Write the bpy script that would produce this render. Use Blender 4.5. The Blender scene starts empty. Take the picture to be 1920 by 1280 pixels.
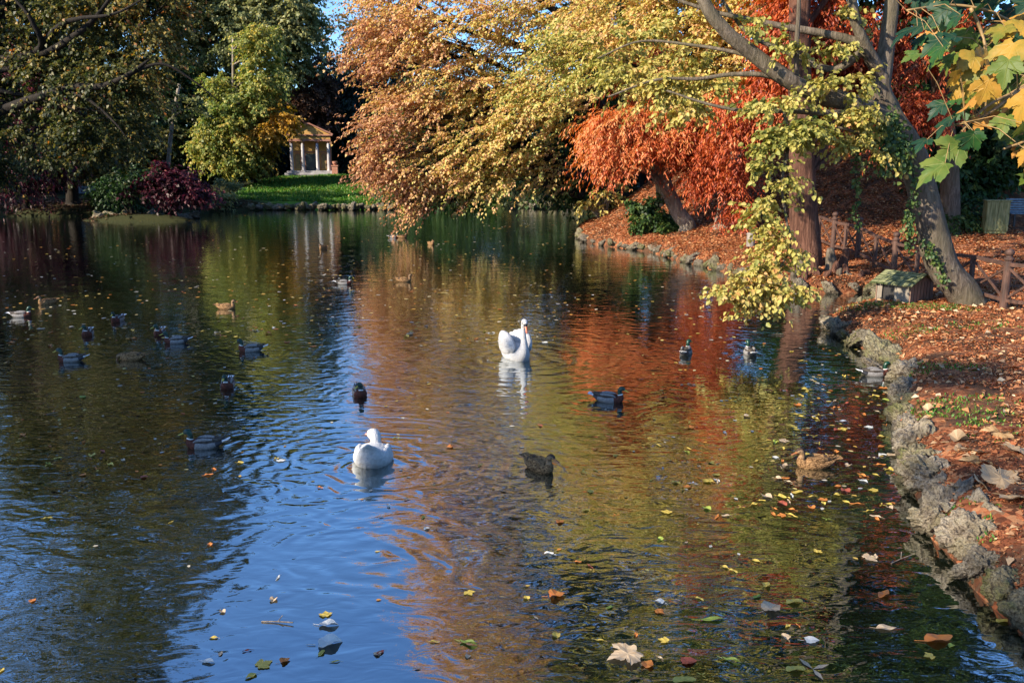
import bpy, math
import numpy as np
from mathutils import Vector, Matrix, noise as mnoise
R = math.radians
SC = bpy.context.scene
COL = SC.collection
H = 3.8
TH = math.atan(340/1600)
CT, ST = math.cos(TH), math.sin(TH)
# ---------------------------------------------------------------- camera plan (used only to lay the place out)
def P(px, py, Y):
    u = (px-960)/1600; v = (640-py)/1600
    t = Y/(CT+v*ST)
    return np.array((u*t, Y, H+t*(v*CT-ST)))
def W(px, py, z=0.0):
    u = (px-960)/1600; v = (640-py)/1600
    t = (z-H)/(v*CT-ST)
    return np.array((u*t, t*(CT+v*ST), z))
def depth(Y, z): return Y*CT-(z-H)*ST
def XA(px, Y, z=0.5): return (px-960)/1600*depth(Y, z)
# ---------------------------------------------------------------- materials
def mat(name):
    m = bpy.data.materials.new(name); m.use_nodes = True
    nt = m.node_tree; nt.nodes.clear()
    return m, nt
def nd(nt, typ, **kw):
    n = nt.nodes.new(typ)
    for k, v in kw.items():
        if k.startswith('i_'):
            key = k[2:]
            n.inputs[int(key) if key.isdigit() else key.replace('_', ' ')].default_value = v
        else: setattr(n, k, v)
    return n
def L(nt, a, b): nt.links.new(a, b)
def ramp(nt, stops, src=None, interp='LINEAR'):
    r = nd(nt, 'ShaderNodeValToRGB'); cr = r.color_ramp; cr.interpolation = interp
    while len(cr.elements) < len(stops): cr.elements.new(0.5)
    for e, (p, c) in zip(cr.elements, stops):
        e.position = p; e.color = (*c, 1) if len(c) == 3 else c
    if src is not None: L(nt, src, r.inputs[0])
    return r
def out(nt, sh):
    o = nd(nt, 'ShaderNodeOutputMaterial'); L(nt, sh, o.inputs[0]); return o
def coords(nt, scale=(1, 1, 1), obj=True):
    tc = nd(nt, 'ShaderNodeTexCoord'); mp = nd(nt, 'ShaderNodeMapping'); mp.inputs['Scale'].default_value = scale
    L(nt, tc.outputs['Object' if obj else 'Generated'], mp.inputs[0]); return mp.outputs[0]
def wcoords(nt, scale=(1, 1, 1)):
    g = nd(nt, 'ShaderNodeNewGeometry'); mp = nd(nt, 'ShaderNodeMapping'); mp.inputs['Scale'].default_value = scale
    L(nt, g.outputs['Position'], mp.inputs[0]); return mp.outputs[0]
def noise_n(nt, vec, scale, detail=4, rough=.6, dist=0):
    n = nd(nt, 'ShaderNodeTexNoise'); n.inputs['Scale'].default_value = scale; n.inputs['Detail'].default_value = detail
    n.inputs['Roughness'].default_value = rough; n.inputs['Distortion'].default_value = dist
    L(nt, vec, n.inputs['Vector']); return n
def mathn(nt, op, a, b=None, c=None):
    n = nd(nt, 'ShaderNodeMath', operation=op)
    for i, s in enumerate((a, b, c)):
        if s is None: continue
        if isinstance(s, (int, float)): n.inputs[i].default_value = s
        else: L(nt, s, n.inputs[i])
    return n.outputs[0]
def mixc(nt, f, a, b, mode='MIX'):
    n = nd(nt, 'ShaderNodeMix', data_type='RGBA', blend_type=mode)
    for i, s in ((0, f), (6, a), (7, b)):
        if isinstance(s, (int, float)): n.inputs[i].default_value = s
        elif isinstance(s, tuple): n.inputs[i].default_value = (*s, 1) if len(s) == 3 else s
        else: L(nt, s, n.inputs[i])
    return n.outputs[2]
def bumpn(nt, h, strength=.5, dist=.02):
    b = nd(nt, 'ShaderNodeBump'); b.inputs['Strength'].default_value = strength; b.inputs['Distance'].default_value = dist
    L(nt, h, b.inputs['Height']); return b.outputs[0]
def leaf_mat(name, stops, trans=.35, rough=.5, world=0.0):
    m, nt = mat(name)
    at = nd(nt, 'ShaderNodeAttribute', attribute_name='tint')
    r = ramp(nt, stops, at.outputs['Fac'])
    col = r.outputs[0]
    p = nd(nt, 'ShaderNodeBsdfPrincipled'); p.inputs['Roughness'].default_value = rough
    p.inputs['Specular IOR Level'].default_value = .35
    L(nt, col, p.inputs['Base Color'])
    t = nd(nt, 'ShaderNodeBsdfTranslucent'); hs = nd(nt, 'ShaderNodeHueSaturation'); hs.inputs['Saturation'].default_value = 1.15; hs.inputs['Value'].default_value = 1.25
    L(nt, col, hs.inputs['Color']); L(nt, hs.outputs[0], t.inputs['Color'])
    mx = nd(nt, 'ShaderNodeMixShader'); mx.inputs[0].default_value = trans
    L(nt, p.outputs[0], mx.inputs[1]); L(nt, t.outputs[0], mx.inputs[2]); out(nt, mx.outputs[0])
    return m
def simple(name, c1, c2=None, scale=20, rough=.6, stretch=(1, 1, 1), bump=0, bdist=.01, metal=0, spec=.5, detail=5, lo=.35, hi=.65):
    m, nt = mat(name)
    p = nd(nt, 'ShaderNodeBsdfPrincipled'); p.inputs['Roughness'].default_value = rough; p.inputs['Metallic'].default_value = metal
    p.inputs['Specular IOR Level'].default_value = spec
    if c2 is None: p.inputs['Base Color'].default_value = (*c1, 1)
    else:
        n = noise_n(nt, coords(nt, stretch), scale, detail)
        r = ramp(nt, [(lo, c1), (hi, c2)], n.outputs[0]); L(nt, r.outputs[0], p.inputs['Base Color'])
        if bump: L(nt, bumpn(nt, n.outputs[0], bump, bdist), p.inputs['Normal'])
    out(nt, p.outputs[0]); return m
def bark(name, c0, c1, c2, sx=7, sz=1.3, bump=.9, moss=None):
    m, nt = mat(name)
    v = coords(nt, (sx, sx, sz))
    n = noise_n(nt, v, 1.6, 7, .7, .6); n2 = noise_n(nt, coords(nt), 1.1, 4)
    r = ramp(nt, [(.3, c0), (.5, c1), (.72, c2)], n.outputs[0])
    col = mixc(nt, ramp(nt, [(.4, (0, 0, 0)), (.65, (.6, .6, .6))], n2.outputs[0]).outputs[0], r.outputs[0], moss or c0)
    p = nd(nt, 'ShaderNodeBsdfPrincipled'); p.inputs['Roughness'].default_value = .85; p.inputs['Specular IOR Level'].default_value = .2
    L(nt, col, p.inputs['Base Color']); L(nt, bumpn(nt, n.outputs[0], bump, .06), p.inputs['Normal']); out(nt, p.outputs[0])
    return m
# ---------------------------------------------------------------- objects
def link(o, parent=None):
    COL.objects.link(o)
    if parent is not None: o.parent = parent
    return o
def tag(o, label=None, cat=None, group=None, kind=None):
    if label: o['label'] = label
    if cat: o['category'] = cat
    if group: o['group'] = group
    if kind: o['kind'] = kind
    return o
def empty(name, loc, rz=0, label=None, cat=None, group=None):
    o = bpy.data.objects.new(name, None); COL.objects.link(o); o.location = Vector([float(a) for a in loc]); o.rotation_euler = (0, 0, rz)
    o.empty_display_size = .2
    return tag(o, label, cat, group)
def mesh_np(name, v, polys_n, m, parent=None, tint=None, smooth=False, loc=None):
    """v (N,3), polys_n (M,k) int array"""
    me = bpy.data.meshes.new(name)
    M, k = polys_n.shape
    me.vertices.add(len(v)); me.vertices.foreach_set('co', np.ascontiguousarray(v, dtype=np.float32).ravel())
    me.loops.add(M*k); me.loops.foreach_set('vertex_index', polys_n.astype(np.int32).ravel())
    me.polygons.add(M); me.polygons.foreach_set('loop_start', np.arange(0, M*k, k, dtype=np.int32))
    if smooth: me.polygons.foreach_set('use_smooth', np.ones(M, dtype=bool))
    me.update(calc_edges=True)
    if tint is not None:
        a = me.attributes.new('tint', 'FLOAT', 'FACE'); a.data.foreach_set('value', tint.astype(np.float32))
    me.materials.append(m)
    o = bpy.data.objects.new(name, me); link(o, parent)
    if loc is not None: o.location = loc
    return o
class MB:
    def __init__(s): s.v = []; s.f = []; s.m = []
    def add(s, vs, fs, mi=0):
        b = len(s.v); s.v.extend([tuple(map(float, a)) for a in vs]); s.f.extend([tuple(b+i for i in f) for f in fs]); s.m.extend([mi]*len(fs)); return s
    def box(s, c, d, mi=0, rz=0, M=None):
        x, y, z = d[0]/2, d[1]/2, d[2]/2
        vs = [Vector((a*x, b*y, e*z)) for a in (-1, 1) for b in (-1, 1) for e in (-1, 1)]
        r = M or Matrix.Rotation(rz, 3, 'Z')
        vs = [r @ v+Vector(c) for v in vs]
        return s.add(vs, [(0, 1, 3, 2), (4, 6, 7, 5), (0, 4, 5, 1), (2, 3, 7, 6), (0, 2, 6, 4), (1, 5, 7, 3)], mi)
    def bar(s, a, b, w, h, mi=0, up=(0, 0, 1)):
        a = Vector(a); b = Vector(b); t = (b-a).normalized(); sd = t.cross(Vector(up))
        if sd.length < 1e-3: sd = t.cross(Vector((0, 1, 0)))
        sd.normalize(); u = sd.cross(t)
        vs = [p+sd*(i*w/2)+u*(j*h/2) for p in (a, b) for i in (-1, 1) for j in (-1, 1)]
        return s.add(vs, [(0, 1, 3, 2), (4, 6, 7, 5), (0, 4, 5, 1), (2, 3, 7, 6), (0, 2, 6, 4), (1, 5, 7, 3)], mi)
    def tube(s, pts, rad, n=8, mi=0, wob=0, seed=0, cap=True):
        pts = [Vector([float(q) for q in p]) for p in pts]; k = len(pts)
        if not hasattr(rad, '__len__'): rad = [rad]*k
        t0 = (pts[1]-pts[0]).normalized(); ref = Vector((1, 0, 0)) if abs(t0.x) < .8 else Vector((0, 1, 0))
        u = t0.cross(ref).normalized(); vs = []
        for i, p in enumerate(pts):
            t = (pts[min(i+1, k-1)]-pts[max(i-1, 0)]).normalized()
            u = (u-t*u.dot(t)); u.normalize(); w = t.cross(u)
            for j in range(n):
                a = 2*math.pi*j/n; r = rad[i]
                if wob: r *= 1+wob*mnoise.noise(Vector((math.cos(a)*1.7+seed, math.sin(a)*1.7, i*.25+seed*3)))+wob*.6*math.sin(a*5+seed+i*.12)*.5
                vs.append(p+u*(math.cos(a)*r)+w*(math.sin(a)*r))
        fs = [(i*n+j, i*n+(j+1) % n, (i+1)*n+(j+1) % n, (i+1)*n+j) for i in range(k-1) for j in range(n)]
        if cap: fs += [tuple(range(n))[::-1], tuple((k-1)*n+j for j in range(n))]
        return s.add(vs, fs, mi)
    def lathe(s, c, prof, n=16, mi=0):
        c = Vector(c); vs = [c+Vector((r*math.cos(2*math.pi*j/n), r*math.sin(2*math.pi*j/n), z)) for r, z in prof for j in range(n)]
        k = len(prof)
        fs = [(i*n+j, i*n+(j+1) % n, (i+1)*n+(j+1) % n, (i+1)*n+j) for i in range(k-1) for j in range(n)]
        fs += [tuple(range(n))[::-1], tuple((k-1)*n+j for j in range(n))]
        return s.add(vs, fs, mi)
    def build(s, name, mats, parent=None, smooth=False, bevel=0, loc=None):
        me = bpy.data.meshes.new(name); me.from_pydata(s.v, [], s.f)
        if not isinstance(mats, (list, tuple)): mats = [mats]
        for m in mats: me.materials.append(m)
        me.polygons.foreach_set('material_index', s.m)
        if smooth: me.polygons.foreach_set('use_smooth', [True]*len(s.f))
        me.update()
        o = bpy.data.objects.new(name, me); link(o, parent)
        if bevel:
            b = o.modifiers.new('bevel', 'BEVEL'); b.width = bevel; b.segments = 2; b.limit_method = 'ANGLE'
        if loc is not None: o.location = loc
        return o
def smoothpath(pts, n=6):
    """Catmull-Rom through rows (any dimension)"""
    p = np.array(pts, float); q = np.vstack([2*p[0]-p[1], p, 2*p[-1]-p[-2]]); o = []
    for i in range(1, len(q)-2):
        for t in np.arange(0, 1, 1/n):
            o.append(.5*((2*q[i])+(-q[i-1]+q[i+1])*t+(2*q[i-1]-5*q[i]+4*q[i+1]-q[i+2])*t*t+(-q[i-1]+3*q[i]-3*q[i+1]+q[i+2])*t**3))
    o.append(q[-2]); return np.array(o)
# ---------------------------------------------------------------- leaves
def leaf_geo(pos, tip, nrm, ln, wd, hexa=False, curl=.15):
    """vectorised folded leaves. pos base point, tip dir, nrm normal."""
    N = len(pos)
    tip = tip/np.linalg.norm(tip, axis=1, keepdims=True)
    s = np.cross(tip, nrm); s /= np.linalg.norm(s, axis=1, keepdims=True)+1e-9
    n = np.cross(s, tip)
    ln = ln[:, None]; wd = wd[:, None]
    if not hexa:
        v = np.stack([pos, pos+tip*ln*.5+s*wd*.5+n*wd*curl, pos+tip*ln-n*ln*curl, pos+tip*ln*.5-s*wd*.5+n*wd*curl], 1).reshape(-1, 3)
        f = np.arange(N*4).reshape(N, 4)
        return v, f
    a = pos; b = pos+tip*ln*.33+s*wd*.5+n*wd*curl; c = pos+tip*ln*.72+s*wd*.36+n*wd*curl*.6-n*ln*curl*.4
    d = pos+tip*ln-n*ln*curl; e = pos+tip*ln*.72-s*wd*.36+n*wd*curl*.6-n*ln*curl*.4; g = pos+tip*ln*.33-s*wd*.5+n*wd*curl
    v = np.stack([a, b, c, d, e, g], 1).reshape(-1, 3)
    i = np.arange(N)*6
    f = np.stack([np.stack([i, i+1, i+2, i+3], 1), np.stack([i, i+3, i+4, i+5], 1)], 1).reshape(-1, 4)
    return v, f
def crown(name, parent, lobes, m, leaf=(.2, .12), strands=5, per=12, slen=1.0, droop=.35, hexa=False, seed=1, shell=.4, hang=.4, spread=1.1, side=.8, clumps_out=None, zsq=1.0, jit=.6, tintn=.25, curl=.15, flat=.6, sweep=None):
    """lobes: (cx,cy,cz,rx,ry,rz,nclump,tint). every clump is a fan of strands carrying alternate leaves"""
    g = np.random.default_rng(seed); PP = []; TT = []; NN = []; LL = []; CC = []
    for lb in lobes:
        c = np.array(lb[:3]); r = np.array(lb[3:6]); n = int(lb[6]); t0 = lb[7]
        d = g.normal(size=(n, 3)); d /= np.linalg.norm(d, axis=1, keepdims=True)
        f = (shell+(1-shell)*np.sqrt(g.random(n)))*(.78+.4*g.random(n))
        cc = c+d*r*f[:, None]
        outw = d.copy(); outw[:, 2] *= .35; outw += g.normal(size=(n, 3))*.25
        if sweep is not None: outw = outw*.55+np.array(sweep)
        az0 = np.arctan2(outw[:, 1], outw[:, 0]); el0 = np.clip(outw[:, 2], -.5, .6)
        ct = t0+g.normal(size=n)*tintn*.5
        cs = .6+.8*g.random(n)
        if clumps_out is not None: clumps_out.append((lb, cc))
        S = n*strands
        az = np.repeat(az0, strands)+g.normal(size=S)*spread; el = np.repeat(el0, strands)+g.normal(size=S)*.25
        ls = slen*np.repeat(cs, strands)*(.6+.7*g.random(S))
        o = np.stack([np.cos(az)*np.cos(el), np.sin(az)*np.cos(el), np.sin(el)], 1)
        st = np.repeat(cc, strands, 0)+g.normal(size=(S, 3))*slen*np.array((.2, .2, .2*zsq))
        K = S*per
        s = np.tile((np.arange(per)+.5)/per, S)+g.normal(size=K)*.04
        oo = np.repeat(o, per, 0); l = np.repeat(ls, per)
        dr = np.repeat(droop*(.6+.8*g.random(S)), per)
        pos = np.repeat(st, per, 0)+oo*(s*l)[:, None]; pos[:, 2] -= dr*l*s*s
        tan = oo.copy(); tan[:, 2] -= 2*dr*s; tan /= np.linalg.norm(tan, axis=1, keepdims=True)
        hz = np.stack([-tan[:, 1], tan[:, 0], np.zeros(K)], 1); hz /= np.linalg.norm(hz, axis=1, keepdims=True)+1e-6
        sg = np.tile(np.where(np.arange(per) % 2, 1., -1.), S)
        td = tan+hz*(sg*side)[:, None]; td[:, 2] -= hang; td += g.normal(size=(K, 3))*.3*jit
        nn = np.cross(hz, tan); nn *= np.sign(nn[:, 2:3]+1e-6); nn = nn*flat+g.normal(size=(K, 3))*jit+np.array((0, 0, .2))
        pos += g.normal(size=(K, 3))*leaf[0]*.25
        sz = .65+.7*g.random(K)
        PP.append(pos); TT.append(td); NN.append(nn); LL.append(sz)
        CC.append(np.clip(np.repeat(np.repeat(ct, strands), per)+g.normal(size=K)*tintn, .01, .99))
    pos = np.concatenate(PP); td = np.concatenate(TT); nn = np.concatenate(NN); sz = np.concatenate(LL); ti = np.concatenate(CC)
    v, f = leaf_geo(pos, td, nn, sz*leaf[0], sz*leaf[1], hexa, curl)
    if hexa: ti = np.repeat(ti, 2)
    return mesh_np(name, v, f, m, parent, ti)
# ---------------------------------------------------------------- ground shape
_sh_px = [(1920, 1190), (1880, 1155), (1830, 1105), (1795, 1060), (1742, 1010), (1738, 960), (1705, 905), (1688, 850), (1684, 800), (1688, 745), (1690, 705),
          (1665, 672), (1625, 655), (1585, 640), (1553, 612), (1560, 600), (1610, 590), (1650, 570), (1655, 552), (1620, 549), (1560, 551), (1500, 549), (1440, 535), (1385, 518), (1330, 503), (1270, 489), (1225, 474), (1180, 467), (1130, 461), (1100, 455), (1080, 444)]
POND = [(3.9, .5), (4.05, 3.5)]+[tuple(W(a, b)[:2]) for a, b in _sh_px]+[(3.6, 47), (5.2, 51.5), (8, 57), (12, 62), (13, 66.5), (8, 68.3), (2, 69), (-5, 69), (-11, 69.3), (-17, 68.5), (-22.5, 65), (-25, 61.5), (-30, 59.5), (-37, 59),
    (-42, 55), (-41, 45), (-36, 36), (-31, 24), (-26, 14), (-22.5, 5), (-19, -3), (-10, .2), (-4, .5)]
POLY = np.array(POND, float)
def sdist(x, y):
    """signed distance to the shoreline, positive on land"""
    x = np.asarray(x, float); y = np.asarray(y, float); d2 = np.full(x.shape, 1e9); ins = np.zeros(x.shape, bool)
    A = POLY; B = np.roll(POLY, -1, 0)
    for (ax, ay), (bx, by) in zip(A, B):
        ex, ey = bx-ax, by-ay; t = np.clip(((x-ax)*ex+(y-ay)*ey)/(ex*ex+ey*ey+1e-9), 0, 1)
        d2 = np.minimum(d2, (x-ax-t*ex)**2+(y-ay-t*ey)**2)
        c = ((ay > y) != (by > y)) & (x < (bx-ax)*(y-ay)/(by-ay+1e-12)+ax); ins ^= c
    return np.where(ins, -1, 1)*np.sqrt(d2)
def sstep(a, b, x): t = np.clip((x-a)/(b-a), 0, 1); return t*t*(3-2*t)
def height(x, y):
    x = np.asarray(x, float); y = np.asarray(y, float); s = sdist(x, y)
    far = sstep(60, 66, y)
    land = .06+.36*(1-np.exp(-np.maximum(s, 0)/.18))+.26*(1-np.exp(-np.maximum(s, 0)/2.2))
    sp = 1-np.exp(-np.maximum(s, 0)/3.5)
    land = land+sp*5.2*np.exp(-((x-18.5)/8.5)**2-((y-44)/9.5)**2)
    land = land+sp*2.2*np.exp(-((x-8)/3.4)**2-((y-45.5)/5)**2)
    land = land+far*(1.55*sstep(1, 16, s)+2.2*sstep(20, 50, s))*sstep(-40, -18, x)
    land = land+1.9*sstep(-.3, -3.2, y)*sstep(-12, -6, x)*(1-sstep(3, 8, x))
    land = land+.05*np.sin(x*1.3+y*.7)*np.sin(y*1.1-x*.4)*np.minimum(1, np.maximum(s, 0))
    isl = .55*np.exp(-(((x+24)/3.4)**2+((y-55.3)/.75)**2)**2)
    return np.where(s > 0, land, np.maximum(-1.3, -.12+s*.9)+np.where(isl > .02, 0, 0)) + np.where((s < 0) & (isl > .01), np.minimum(1.3, .12-s*.9)+isl-.15, 0)
def hz(x, y): return float(height(np.array([x]), np.array([y]))[0])
def G(px, Y):
    """ground point under image column px at distance Y"""
    z = .5
    for _ in range(4): x = XA(px, Y, z); z = hz(x, Y)
    return np.array((x, Y, z))
# ---------------------------------------------------------------- world, sun, camera
SUN_EL, SUN_AZ = R(27), math.atan2(-.86, -.50)          # direction to the sun: x -.86, y -.50
sdir = Vector((math.sin(SUN_AZ)*math.cos(SUN_EL), math.cos(SUN_AZ)*math.cos(SUN_EL), math.sin(SUN_EL)))
wd = bpy.data.worlds.new('World'); SC.world = wd; wd.use_nodes = True
nt = wd.node_tree; nt.nodes.clear()
sky = nt.nodes.new('ShaderNodeTexSky'); sky.sky_type = 'NISHITA'; sky.sun_disc = False
sky.sun_elevation = SUN_EL; sky.sun_rotation = SUN_AZ; sky.air_density = 1.0; sky.dust_density = .6; sky.ozone_density = 8.0
bg = nt.nodes.new('ShaderNodeBackground'); bg.inputs[1].default_value = .15
wo = nt.nodes.new('ShaderNodeOutputWorld'); nt.links.new(sky.outputs[0], bg.inputs[0]); nt.links.new(bg.outputs[0], wo.inputs[0])
sl = bpy.data.lights.new('sun', 'SUN'); sl.energy = 5.0; sl.angle = R(.5); sl.color = (1, .86, .68)
so = bpy.data.objects.new('sun', sl); COL.objects.link(so); so.rotation_euler = (-sdir).to_track_quat('-Z', 'Y').to_euler(); so.location = (-30, -20, 40)
cd = bpy.data.cameras.new('camera'); cam = bpy.data.objects.new('camera', cd); COL.objects.link(cam)
cd.lens = 30; cd.sensor_width = 36; cd.clip_end = 2000; cd.clip_start = .1
cam.location = (0, 0, H); cam.rotation_euler = (math.pi/2-TH, 0, 0); SC.camera = cam
SC.view_settings.view_transform = 'Standard'; SC.view_settings.look = 'None'; SC.view_settings.exposure = 1.08; SC.view_settings.gamma = 1
SC.cycles.max_bounces = 6; SC.cycles.transparent_max_bounces = 4; SC.cycles.caustics_reflective = False; SC.cycles.caustics_refractive = False
SC.cycles.use_denoising = True
# ---------------------------------------------------------------- terrain
def axis(segs):
    o = []
    for a, b, s in segs: o += list(np.arange(a, b, s))
    return np.array(o+[segs[-1][1]])
gx = axis([(-420, -100, 32), (-100, -44, 4), (-44, -16, 1.0), (-16, 2, 1.0), (2, 14, .16), (14, 26, .5), (26, 60, 2), (60, 100, 8), (100, 420, 32)])
gy = axis([(-300, -20, 28), (-20, -4, 2), (-4, 2, .5), (2, 32, .18), (32, 50, .35), (50, 72, .6), (72, 110, 1.5), (110, 500, 26)])
X, Y = np.meshgrid(gx, gy, indexing='ij'); Z = height(X.ravel(), Y.ravel())
jx = np.array([mnoise.noise(Vector((a*2.1, b*2.1, 0))) for a, b in zip(X.ravel(), Y.ravel())])
SD = sdist(X.ravel(), Y.ravel())
Z = Z+np.where((SD > .25), jx*.06, 0)
nx, ny = len(gx), len(gy)
ii = (np.arange(nx-1)[:, None]*ny+np.arange(ny-1)[None, :]).ravel()
fq = np.stack([ii, ii+ny, ii+ny+1, ii+1], 1)
m, nt = mat('ground')
p = nd(nt, 'ShaderNodeBsdfPrincipled'); p.inputs['Roughness'].default_value = .9; p.inputs['Specular IOR Level'].default_value = .15
wc = wcoords(nt)
n1 = noise_n(nt, wc, 1.3, 6); n2 = noise_n(nt, wc, 22, 6, .75); n3 = noise_n(nt, wc, .5, 4)
vo = nd(nt, 'ShaderNodeTexVoronoi'); vo.inputs['Scale'].default_value = 16; L(nt, wc, vo.inputs['Vector'])
sep = nd(nt, 'ShaderNodeSeparateColor'); L(nt, vo.outputs['Color'], sep.inputs[0])
litter = ramp(nt, [(.0, (.07, .025, .012)), (.35, (.22, .07, .03)), (.6, (.34, .12, .05)), (.82, (.44, .20, .09)), (1, (.16, .09, .05))], sep.outputs[0])
soil = ramp(nt, [(.3, (.04, .024, .015)), (.7, (.13, .065, .035))], n2.outputs[0])
lit = mixc(nt, ramp(nt, [(.42, (0, 0, 0)), (.56, (1, 1, 1))], n1.outputs[0]).outputs[0], soil.outputs[0], litter.outputs[0])
grass = ramp(nt, [(.3, (.05, .10, .015)), (.55, (.12, .23, .025)), (.75, (.22, .30, .045))], mixc(nt, .5, n2.outputs[0], n1.outputs[0]))
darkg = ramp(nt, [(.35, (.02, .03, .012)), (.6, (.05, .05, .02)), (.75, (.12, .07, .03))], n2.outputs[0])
zone = nd(nt, 'ShaderNodeAttribute', attribute_name='zone')
zs = nd(nt, 'ShaderNodeSeparateXYZ'); L(nt, zone.outputs['Vector'], zs.inputs[0])
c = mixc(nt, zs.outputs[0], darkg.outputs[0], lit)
gmask = mathn(nt, 'MULTIPLY', zs.outputs[1], 1.0)
c = mixc(nt, gmask, c, grass.outputs[0])
L(nt, c, p.inputs['Base Color'])
L(nt, bumpn(nt, mathn(nt, 'ADD', n2.outputs[0], sep.outputs[1]), .8, .03), p.inputs['Normal']); out(nt, p.outputs[0])
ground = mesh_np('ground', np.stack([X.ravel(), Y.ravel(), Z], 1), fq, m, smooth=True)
xr, yr = X.ravel(), Y.ravel()
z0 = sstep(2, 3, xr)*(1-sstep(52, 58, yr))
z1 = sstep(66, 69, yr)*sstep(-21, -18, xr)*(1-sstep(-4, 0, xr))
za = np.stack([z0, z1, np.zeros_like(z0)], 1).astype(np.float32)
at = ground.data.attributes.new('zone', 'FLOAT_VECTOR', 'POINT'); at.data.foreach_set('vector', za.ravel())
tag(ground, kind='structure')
# ---------------------------------------------------------------- water
m, nt = mat('pond_water')
geo = nd(nt, 'ShaderNodeNewGeometry'); pos = geo.outputs['Position']
def mp(scale, rot=0):
    q = nd(nt, 'ShaderNodeMapping'); q.inputs['Scale'].default_value = scale; q.inputs['Rotation'].default_value = (0, 0, rot); L(nt, pos, q.inputs[0]); return q.outputs[0]
w1 = noise_n(nt, mp((1, 2.2, 1)), 2.6, 2, .5, .8)      # small wind ripples
w2 = noise_n(nt, mp((1, 1.5, 1), .3), .9, 2, .5, 1.0)   # slow swell
w3 = noise_n(nt, mp((1, 1.6, 1), -.2), 7.5, 2, .5, .4)
patch = noise_n(nt, mp((1, 1, 1)), .16, 2, .5, 0)
pr = ramp(nt, [(.38, (.25, .25, .25)), (.62, (1, 1, 1))], patch.outputs[0])
h = mathn(nt, 'MULTIPLY', w1.outputs[0], .0062)
h = mathn(nt, 'ADD', h, mathn(nt, 'MULTIPLY', w2.outputs[0], .013))
h = mathn(nt, 'ADD', h, mathn(nt, 'MULTIPLY', mathn(nt, 'MULTIPLY', w3.outputs[0], .0009), pr.outputs[0]))
def ring(cx, cy, wl, amp, rad, warp=.5):
    global h
    dv = nd(nt, 'ShaderNodeVectorMath', operation='DISTANCE'); L(nt, pos, dv.inputs[0]); dv.inputs[1].default_value = (cx, cy, 0)
    d = dv.outputs['Value']
    d2 = mathn(nt, 'ADD', d, mathn(nt, 'MULTIPLY', w2.outputs[0], warp*2))
    s = mathn(nt, 'SINE', mathn(nt, 'MULTIPLY', d2, 2*math.pi/wl))
    e = mathn(nt, 'POWER', 2.718, mathn(nt, 'MULTIPLY', mathn(nt, 'DIVIDE', d, rad), -1.0))
    h = mathn(nt, 'ADD', h, mathn(nt, 'MULTIPLY', mathn(nt, 'MULTIPLY', s, e), amp))
sw = W(965, 670); go = W(700, 866)
ring(sw[0], sw[1], .42, .0045, 2.4); ring(go[0], go[1], .30, .0065, 1.2); ring(go[0]+.5, go[1]-2.6, .36, .0035, 1.3)
for a, b in ((384, 838), (1142, 752), (470, 658), (1010, 879), (427, 726), (674, 741), (135, 677), (1520, 872), (331, 643), (1340, 660)):
    q = W(a, b); ring(q[0], q[1], .24, .002, .8)
bp = nd(nt, 'ShaderNodeBump'); bp.inputs['Strength'].default_value = 1; bp.inputs['Distance'].default_value = 1.0; L(nt, h, bp.inputs['Height'])
lw = nd(nt, 'ShaderNodeFresnel'); lw.inputs[0].default_value = 1.6; L(nt, bp.outputs[0], lw.inputs['Normal'])
fac = mathn(nt, 'MINIMUM', mathn(nt, 'ADD', mathn(nt, 'MULTIPLY', lw.outputs[0], .85), .43), .97)
df = nd(nt, 'ShaderNodeBsdfDiffuse'); mud = noise_n(nt, mp((1, 1, 1)), .35, 3)
L(nt, ramp(nt, [(.35, (.004, .009, .005)), (.7, (.011, .014, .007))], mud.outputs[0]).outputs[0], df.inputs[0]); L(nt, bp.outputs[0], df.inputs['Normal'])
gl = nd(nt, 'ShaderNodeBsdfGlossy'); gl.inputs['Roughness'].default_value = .015; gl.inputs['Color'].default_value = (.92, .97, 1, 1); L(nt, bp.outputs[0], gl.inputs['Normal'])
mx = nd(nt, 'ShaderNodeMixShader'); L(nt, fac, mx.inputs[0]); L(nt, df.outputs[0], mx.inputs[1]); L(nt, gl.outputs[0], mx.inputs[2]); out(nt, mx.outputs[0])
wv = np.array([(-60, -12, 0), (30, -12, 0), (30, 80, 0), (-60, 80, 0)], float)
tag(mesh_np('water', wv, np.array([[0, 1, 2, 3]]), m), kind='structure')
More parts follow.
